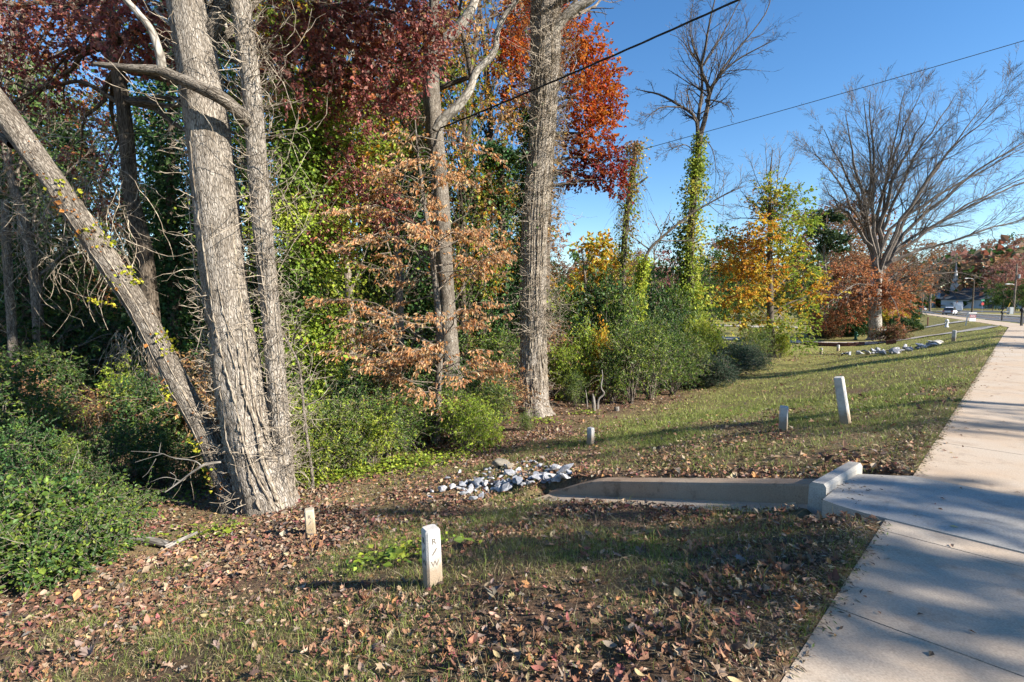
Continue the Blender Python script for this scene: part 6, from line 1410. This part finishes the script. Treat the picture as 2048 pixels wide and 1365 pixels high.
# ------------------------------------------------------------------ trees across the road that shade the verge
def shade_tree(tx, ty, dist, h, spread, nblob, per, label, low=.35):
    g = np.array([tx, ty]) + TO_SUN[:2] / np.linalg.norm(TO_SUN[:2]) * dist
    k = wood_tree('street_tree', label, 'trees across the road', h, .22, 1, BROWNISH + [GREEN[0], COPPER[1]], nblob, per, .15, LEAF, BARK_DARK, None, low, spread, 0, .2, 8, False)
    k.put((g[0], g[1], hz(g[0], g[1])), 0.0, 1.0, label)
SHADE = [(3.6, 3.95, 16, 12.6, .5, 40, 12, 'narrow oak across the road shading the apron', .22), (2.4, 3.05, 15, 9.6, .5, 14, 9, 'small oak across the road nearest the camera', .84), (7.2, 7.4, 18, 15, .6, 16, 7, 'thin oak across the road opposite the leaning post', .70), (6.6, 6.3, 20, 14, .5, 10, 5, 'slim bare oak across the road beside the thin one', .75),
         (1.15, 2.3, 15, 8.6, .3, 6, 5, 'spreading small oak across the road behind the camera', .86), (17.0, 18.2, 17, 16, 1.3, 60, 18, 'oak across the road shading the far lawn', .3), (22, 22.5, 17, 13, 1.0, 22, 10, 'oak across the road beyond the lawn', .5), (27, 27.5, 18, 14, 1.2, 22, 10, 'oak across the road near the driveway', .5)]
for a in SHADE: shade_tree(*a)

# ------------------------------------------------------------------ fallen leaves, grass
def outline(kind):
    if kind == 'oak':
        h = [(0, -.5), (.05, -.42), (.16, -.36), (.10, -.24), (.28, -.12), (.15, -.02), (.33, .14), (.16, .2), (.2, .38), (.07, .36), (0, .52)]
    elif kind == 'star':
        h = [(0, -.5), (.10, -.28), (.36, -.34), (.20, -.06), (.46, .12), (.16, .14), (.14, .3), (0, .52)]
    else:
        h = [(0, -.5), (.14, -.32), (.21, -.08), (.19, .16), (.10, .36), (0, .52)]
    h = np.array(h); return np.vstack([h, (h * [-1, 1])[-2:0:-1]])
def leaf_proto(kind, seed):
    r = np.random.default_rng(seed); o = outline(kind); n = len(o)
    mid = np.stack([np.zeros(5), np.linspace(-.42, .42, 5)], 1)
    def z(p): return r_[0] * p[:, 0] ** 2 * 2.2 + r_[1] * p[:, 1] ** 2 * .9 + r_[2] * p[:, 0] * p[:, 1] + np.abs(p[:, 0]) * r_[3]
    r_ = r.uniform([-.8, -1.0, -1.6, .05], [1.6, 1.5, 1.6, .8])
    v = np.vstack([o, [[0, 0]]]); v = np.c_[v, z(v)]
    f = np.array([[i, (i + 1) % n, n] for i in range(n)]); return v, f
PROTO = [leaf_proto(k, i) for i, k in enumerate(['oak', 'oak', 'oak', 'star', 'star', 'oval', 'oval', 'oval'])]
LCOL = [(0.22, 0.12, 0.072), (0.29, 0.165, 0.10), (0.16, 0.085, 0.052), (0.36, 0.26, 0.17), (0.23, 0.11, 0.065), (0.38, 0.20, 0.08), (0.24, 0.185, 0.145), (0.25, 0.085, 0.075), (0.10, 0.065, 0.05), (0.40, 0.30, 0.16)]
LW = [5, 5, 4, 3, 3, 1.2, 2.5, 1.0, 3, 1.2]
def wedge(n, r0, r1, amax=48, power=2.0):
    a = np.radians(R.uniform(-amax, amax, n)); r = (R.uniform(r0 ** power, r1 ** power, n)) ** (1 / power); return r * np.sin(a), r * np.cos(a)
def on_verge(x, y, dmin=0.02):
    d, s = ds(x, y)
    ap = (d < 0.66 + 0 * s) & (s > 4.45) & (s < 5.85); fl_ = (s > 4.92) & (s < 5.54) & (d > .3) & (d < 4.0)
    dv = ((np.abs(s - 48.5) < 2.2) | (np.abs(s - 64.5) < 2.6)) & (d > 0)
    return (d > dmin) & ~ap & ~fl_ & ~dv
def rotm(n, tilt):
    a = R.uniform(0, 6.283, n); t = nrm(np.stack([R.normal(0, tilt, n), R.normal(0, tilt, n), np.ones(n)], -1))
    x = np.stack([np.cos(a), np.sin(a), np.zeros(n)], -1); x = nrm(x - t * (x * t).sum(1, keepdims=True)); y = np.cross(t, x); return np.stack([x, y, t], -1)
def litter_density(x, y):
    d, s = ds(x, y); g = grass_mask(x, y); n = fbm(x, y, .8, 9, 2)
    n = sstep(.28, .72, n); den = (.62 + .8 * sstep(5.0, 8.0, d)) * (1.15 - .80 * g) * (.18 + 1.4 * n)
    den = den * (1 - .80 * sstep(5.4, 8.5, s) * sstep(8, 5, d)) * (1 - .7 * sstep(34, 44, s))
    return np.clip(den * (1 + .6 * sstep(.5, .05, d)), 0, 1.4) / 1.4
# nearest leaves, one object each
cand = wedge(2600, 2.05, 4.4, 44); ok = on_verge(*cand) & (R.random(2600) < litter_density(*cand) * 1.6); cx, cy = cand[0][ok], cand[1][ok]
order = np.argsort(np.hypot(cx, cy))[:285]
NAMEC = ['brown', 'light brown', 'dark brown', 'tan', 'reddish brown', 'orange', 'greyish', 'wine red', 'very dark', 'yellowish tan']; NAMES_ = {'oak': 'lobed oak leaf', 'star': 'star shaped leaf', 'oval': 'oval leaf'}
KN = ['oak', 'oak', 'oak', 'star', 'star', 'oval', 'oval', 'oval']; cache = {}
rm = rotm(len(order), .32)
for j, i in enumerate(order):
    k = int(R.choice(8, p=np.array([2, 2, 2, 1.6, 1.6, 2, 2, 1.6]) / 14.8)); ci = int(R.choice(10, p=np.array(LW) / sum(LW)))
    if (k, ci) not in cache:
        m = MB(); m.add(PROTO[k][0], PROTO[k][1], np.array(LCOL[ci])); cache[(k, ci)] = m.mesh('fallen_leaf', LITTER, (0, 0, 0), True)
    sz = R.uniform(.045, .085); o = bpy.data.objects.new('fallen_leaf', cache[(k, ci)]); col.objects.link(o)
    o.location = (cx[i], cy[i], hz(cx[i], cy[i]) + R.uniform(.012, .035)); o.scale = (sz,) * 3; o.rotation_euler = Matrix(rm[j]).to_euler()
    o['label'] = f'{NAMEC[ci]} fallen {NAMES_[KN[k]]} lying in the grass close to the camera'; o['category'] = 'leaf'; o['group'] = 'fallen leaves close to the camera'
# all other fallen leaves
m = MB()
def scatter_protos(n, r0, r1, size, tilt, lift, power=2.0, k_=8):
    x, y = wedge(n, r0, r1, 50, power); ok = on_verge(x, y) & (R.random(n) < litter_density(x, y)); x, y = x[ok], y[ok]; kk = R.integers(0, k_, len(x))
    z = height(x, y)
    for k in range(k_):
        s_ = kk == k; n_ = int(s_.sum())
        if n_ == 0: continue
        M_ = rotm(n_, tilt); v = np.einsum('nij,vj->nvi', M_, PROTO[k][0]) * (size * R.lognormal(0, .28, n_))[:, None, None]
        v = v + np.stack([x[s_], y[s_], z[s_] + R.uniform(0.004, lift, n_)], -1)[:, None]
        f = PROTO[k][1][None] + (np.arange(n_) * len(PROTO[k][0]))[:, None, None]; c = np.repeat(pal(LCOL, n_, LW, .2), len(PROTO[k][1]), 0)
        m.add(v.reshape(-1, 3), f.reshape(-1, 3), c)
scatter_protos(16000, 2.0, 6.5, .054, .45, .03)
def scatter_small(n, r0, r1, size, lift, power):
    x, y = wedge(n, r0, r1, 50, power); ok = on_verge(x, y) & (R.random(n) < litter_density(x, y)); x, y = x[ok], y[ok]; n_ = len(x)
    ax = R.normal(size=(n_, 3)) * [1, 1, .35]; leaves(m, np.stack([x, y, height(x, y) + R.uniform(.004, lift, n_)], -1), ax, size * R.lognormal(0, .3, n_), pal([(.95 * c[0], 1.02 * c[1], 1.05 * c[2]) for c in LCOL], n_, LW, .2), .62, .18, np.array([0, 0, 1.1]))
scatter_small(110000, 5.5, 13, .058, .025, 1.6); scatter_small(80000, 12, 40, .075, .025, 1.4)
scatter_small(70000, 2.0, 7.5, .024, .012, 1.7)
o = m.build('leaf_litter', LITTER, kind='stuff'); o['label'] = 'brown autumn leaves scattered over the verge and wood floor'; o['category'] = 'leaf litter'
# wood chips and straw along the pavement edge, and dry leaf scraps on the apron
m = MB(); n = 5200; s_ = R.uniform(1.5, 9, n); d_ = np.abs(R.normal(.02, .17, n)) + .005; p = pt(s_, d_); ok = on_verge(p[:, 0], p[:, 1], .003); p = p[ok]; n = len(p)
leaves(m, np.c_[p, height(p[:, 0], p[:, 1]) + R.uniform(.003, .03, n)], R.normal(size=(n, 3)) * [1, 1, .25], R.uniform(.015, .05, n), pal([(.30, .23, .15), (.22, .16, .10), (.38, .31, .21), (.14, .10, .07)], n), .22, .05, np.array([0, 0, 1]))
n = 60; p = pt(R.normal(5.2, .25, n), np.abs(R.normal(.30, .12, n)).clip(.05, .43)); leaves(m, np.c_[p, np.full(n, -.02)], R.normal(size=(n, 3)) * [1, 1, .1], R.uniform(.015, .05, n), pal([(.08, .06, .045), (.12, .08, .05)], n), .3, .05, np.array([0, 0, 1]))
o = m.build('bark_debris', LITTER, kind='stuff'); o['label'] = 'small bark chips and straw along the sidewalk edge'; o['category'] = 'debris'
# a few leaves and scraps blown onto the concrete
m2 = MB(); n = 150; s_ = R.uniform(1.2, 30, n); d_ = -np.abs(R.normal(0, .28, n)) - .02; p = pt(s_, d_.clip(-1.8, 0)); ax = R.normal(size=(n, 3)) * [1, 1, .12]
leaves(m2, np.c_[p, np.full(n, .008)], ax, R.uniform(.02, .06, n), pal(LCOL, n, LW), .5, .12, np.array([0, 0, 1.3]))
n = 2600; s_ = R.uniform(1.2, 22, n); d_ = -np.abs(R.normal(0, .035, n)); p = pt(s_, d_); ok = ~((s_ > 4.45) & (s_ < 5.85)); p = p[ok]; n = len(p)
leaves(m2, np.c_[p, np.full(n, .004) + R.uniform(0, .012, n)], R.normal(size=(n, 3)) * [1, 1, .2], R.uniform(.012, .045, n), pal([(.26, .20, .13), (.20, .14, .09), (.13, .17, .05), (.10, .07, .05)], n), .25, .05, np.array([0, 0, 1]))
o = m2.build('pavement_litter', LITTER, kind='stuff'); o['label'] = 'scraps of leaf and straw blown onto the sidewalk edge'; o['category'] = 'debris'
# grass blades
m = MB()
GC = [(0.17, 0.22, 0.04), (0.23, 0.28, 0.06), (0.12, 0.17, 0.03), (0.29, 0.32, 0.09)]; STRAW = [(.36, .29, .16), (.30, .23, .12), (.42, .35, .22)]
def blades(n, r0, r1, h, w, power, dead=.3, two=True):
    x, y = wedge(n, r0, r1, 50, power); g = grass_mask(x, y); ok = on_verge(x, y, .01) & (R.random(n) < np.clip(g * 1.25 + .05, 0, 1)); x, y, g = x[ok], y[ok], g[ok]; n = len(x)
    p = np.stack([x, y, height(x, y) - .004], -1); hh = h * R.lognormal(0, .4, n) * (.55 + .8 * fbm(x, y, .25, 12, 2))
    a = R.uniform(0, 6.283, n); side = np.stack([np.cos(a), np.sin(a), 0 * a], -1) * (w * R.uniform(.6, 1.3, n))[:, None]
    ln = np.stack([R.normal(0, .5, n), R.normal(0, .5, n), 0 * a], -1); up = np.array([0, 0, 1.0])
    isd = R.random(n) < np.clip(dead + .5 * (.5 - g), .08, .9); c = np.where(isd[:, None], pal(STRAW, n), pal(GC, n)); ln = ln * np.where(isd, 2.2, 1)[:, None]; hh = hh * np.where(isd, .7, 1)
    mid = p + (up + ln * .35) * hh[:, None] * .55; tip = p + (up + ln) * hh[:, None]
    if two:
        v = np.stack([p - side, p + side, mid + side * .7, mid - side * .7, tip], 1); k = np.arange(n)[:, None] * 5
        m.add(v.reshape(-1, 3), [k + np.array([0, 1, 2, 3]), k + np.array([3, 2, 4])], [c * .9, c])
    else:
        v = np.stack([p - side, p + side, tip], 1); k = np.arange(n)[:, None] * 3; m.add(v.reshape(-1, 3), k + np.array([0, 1, 2]), c)
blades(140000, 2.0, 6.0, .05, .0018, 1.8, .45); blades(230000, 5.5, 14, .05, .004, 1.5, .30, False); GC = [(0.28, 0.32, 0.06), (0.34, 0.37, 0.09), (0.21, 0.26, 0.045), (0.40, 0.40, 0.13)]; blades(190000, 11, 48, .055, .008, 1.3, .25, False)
EDGE = [(0.13, 0.17, 0.035), (0.18, 0.22, 0.05), (.26, .22, .12), (.20, .16, .09)]; n = 9000; s_ = R.uniform(1.2, 24, n); d_ = np.abs(R.normal(0, .06, n)) + .004; tuft = fbm(s_, d_ * 0, .35, 3, 2); ok = (tuft > .45) & ~((s_ > 4.4) & (s_ < 5.9)); s_, d_ = s_[ok], d_[ok]; n = len(s_)
p = pt(s_, d_); p = np.c_[p, height(p[:, 0], p[:, 1])]; hh = .05 * R.lognormal(0, .35, n); over = np.array([Q, -Q, 0]) * R.uniform(.1, 1.1, n)[:, None] + R.normal(0, .35, (n, 3)) * [1, 1, 0]; side = np.cross(over, [0, 0, 1.0]); side = nrm(side) * .0026
mid = p + (np.array([0, 0, .8]) + over * .35) * hh[:, None] * .6; v = np.stack([p - side, p + side, mid + side * .7, mid - side * .7, p + (np.array([0, 0, .7]) + over * .9) * hh[:, None]], 1); k = np.arange(n)[:, None] * 5
m.add(v.reshape(-1, 3), [k + np.array([0, 1, 2, 3]), k + np.array([3, 2, 4])], [pal(EDGE, n)] * 2)
o = m.build('grass', GRASS, kind='stuff'); o['label'] = 'short thin autumn grass of the verge and lawn'; o['category'] = 'grass'
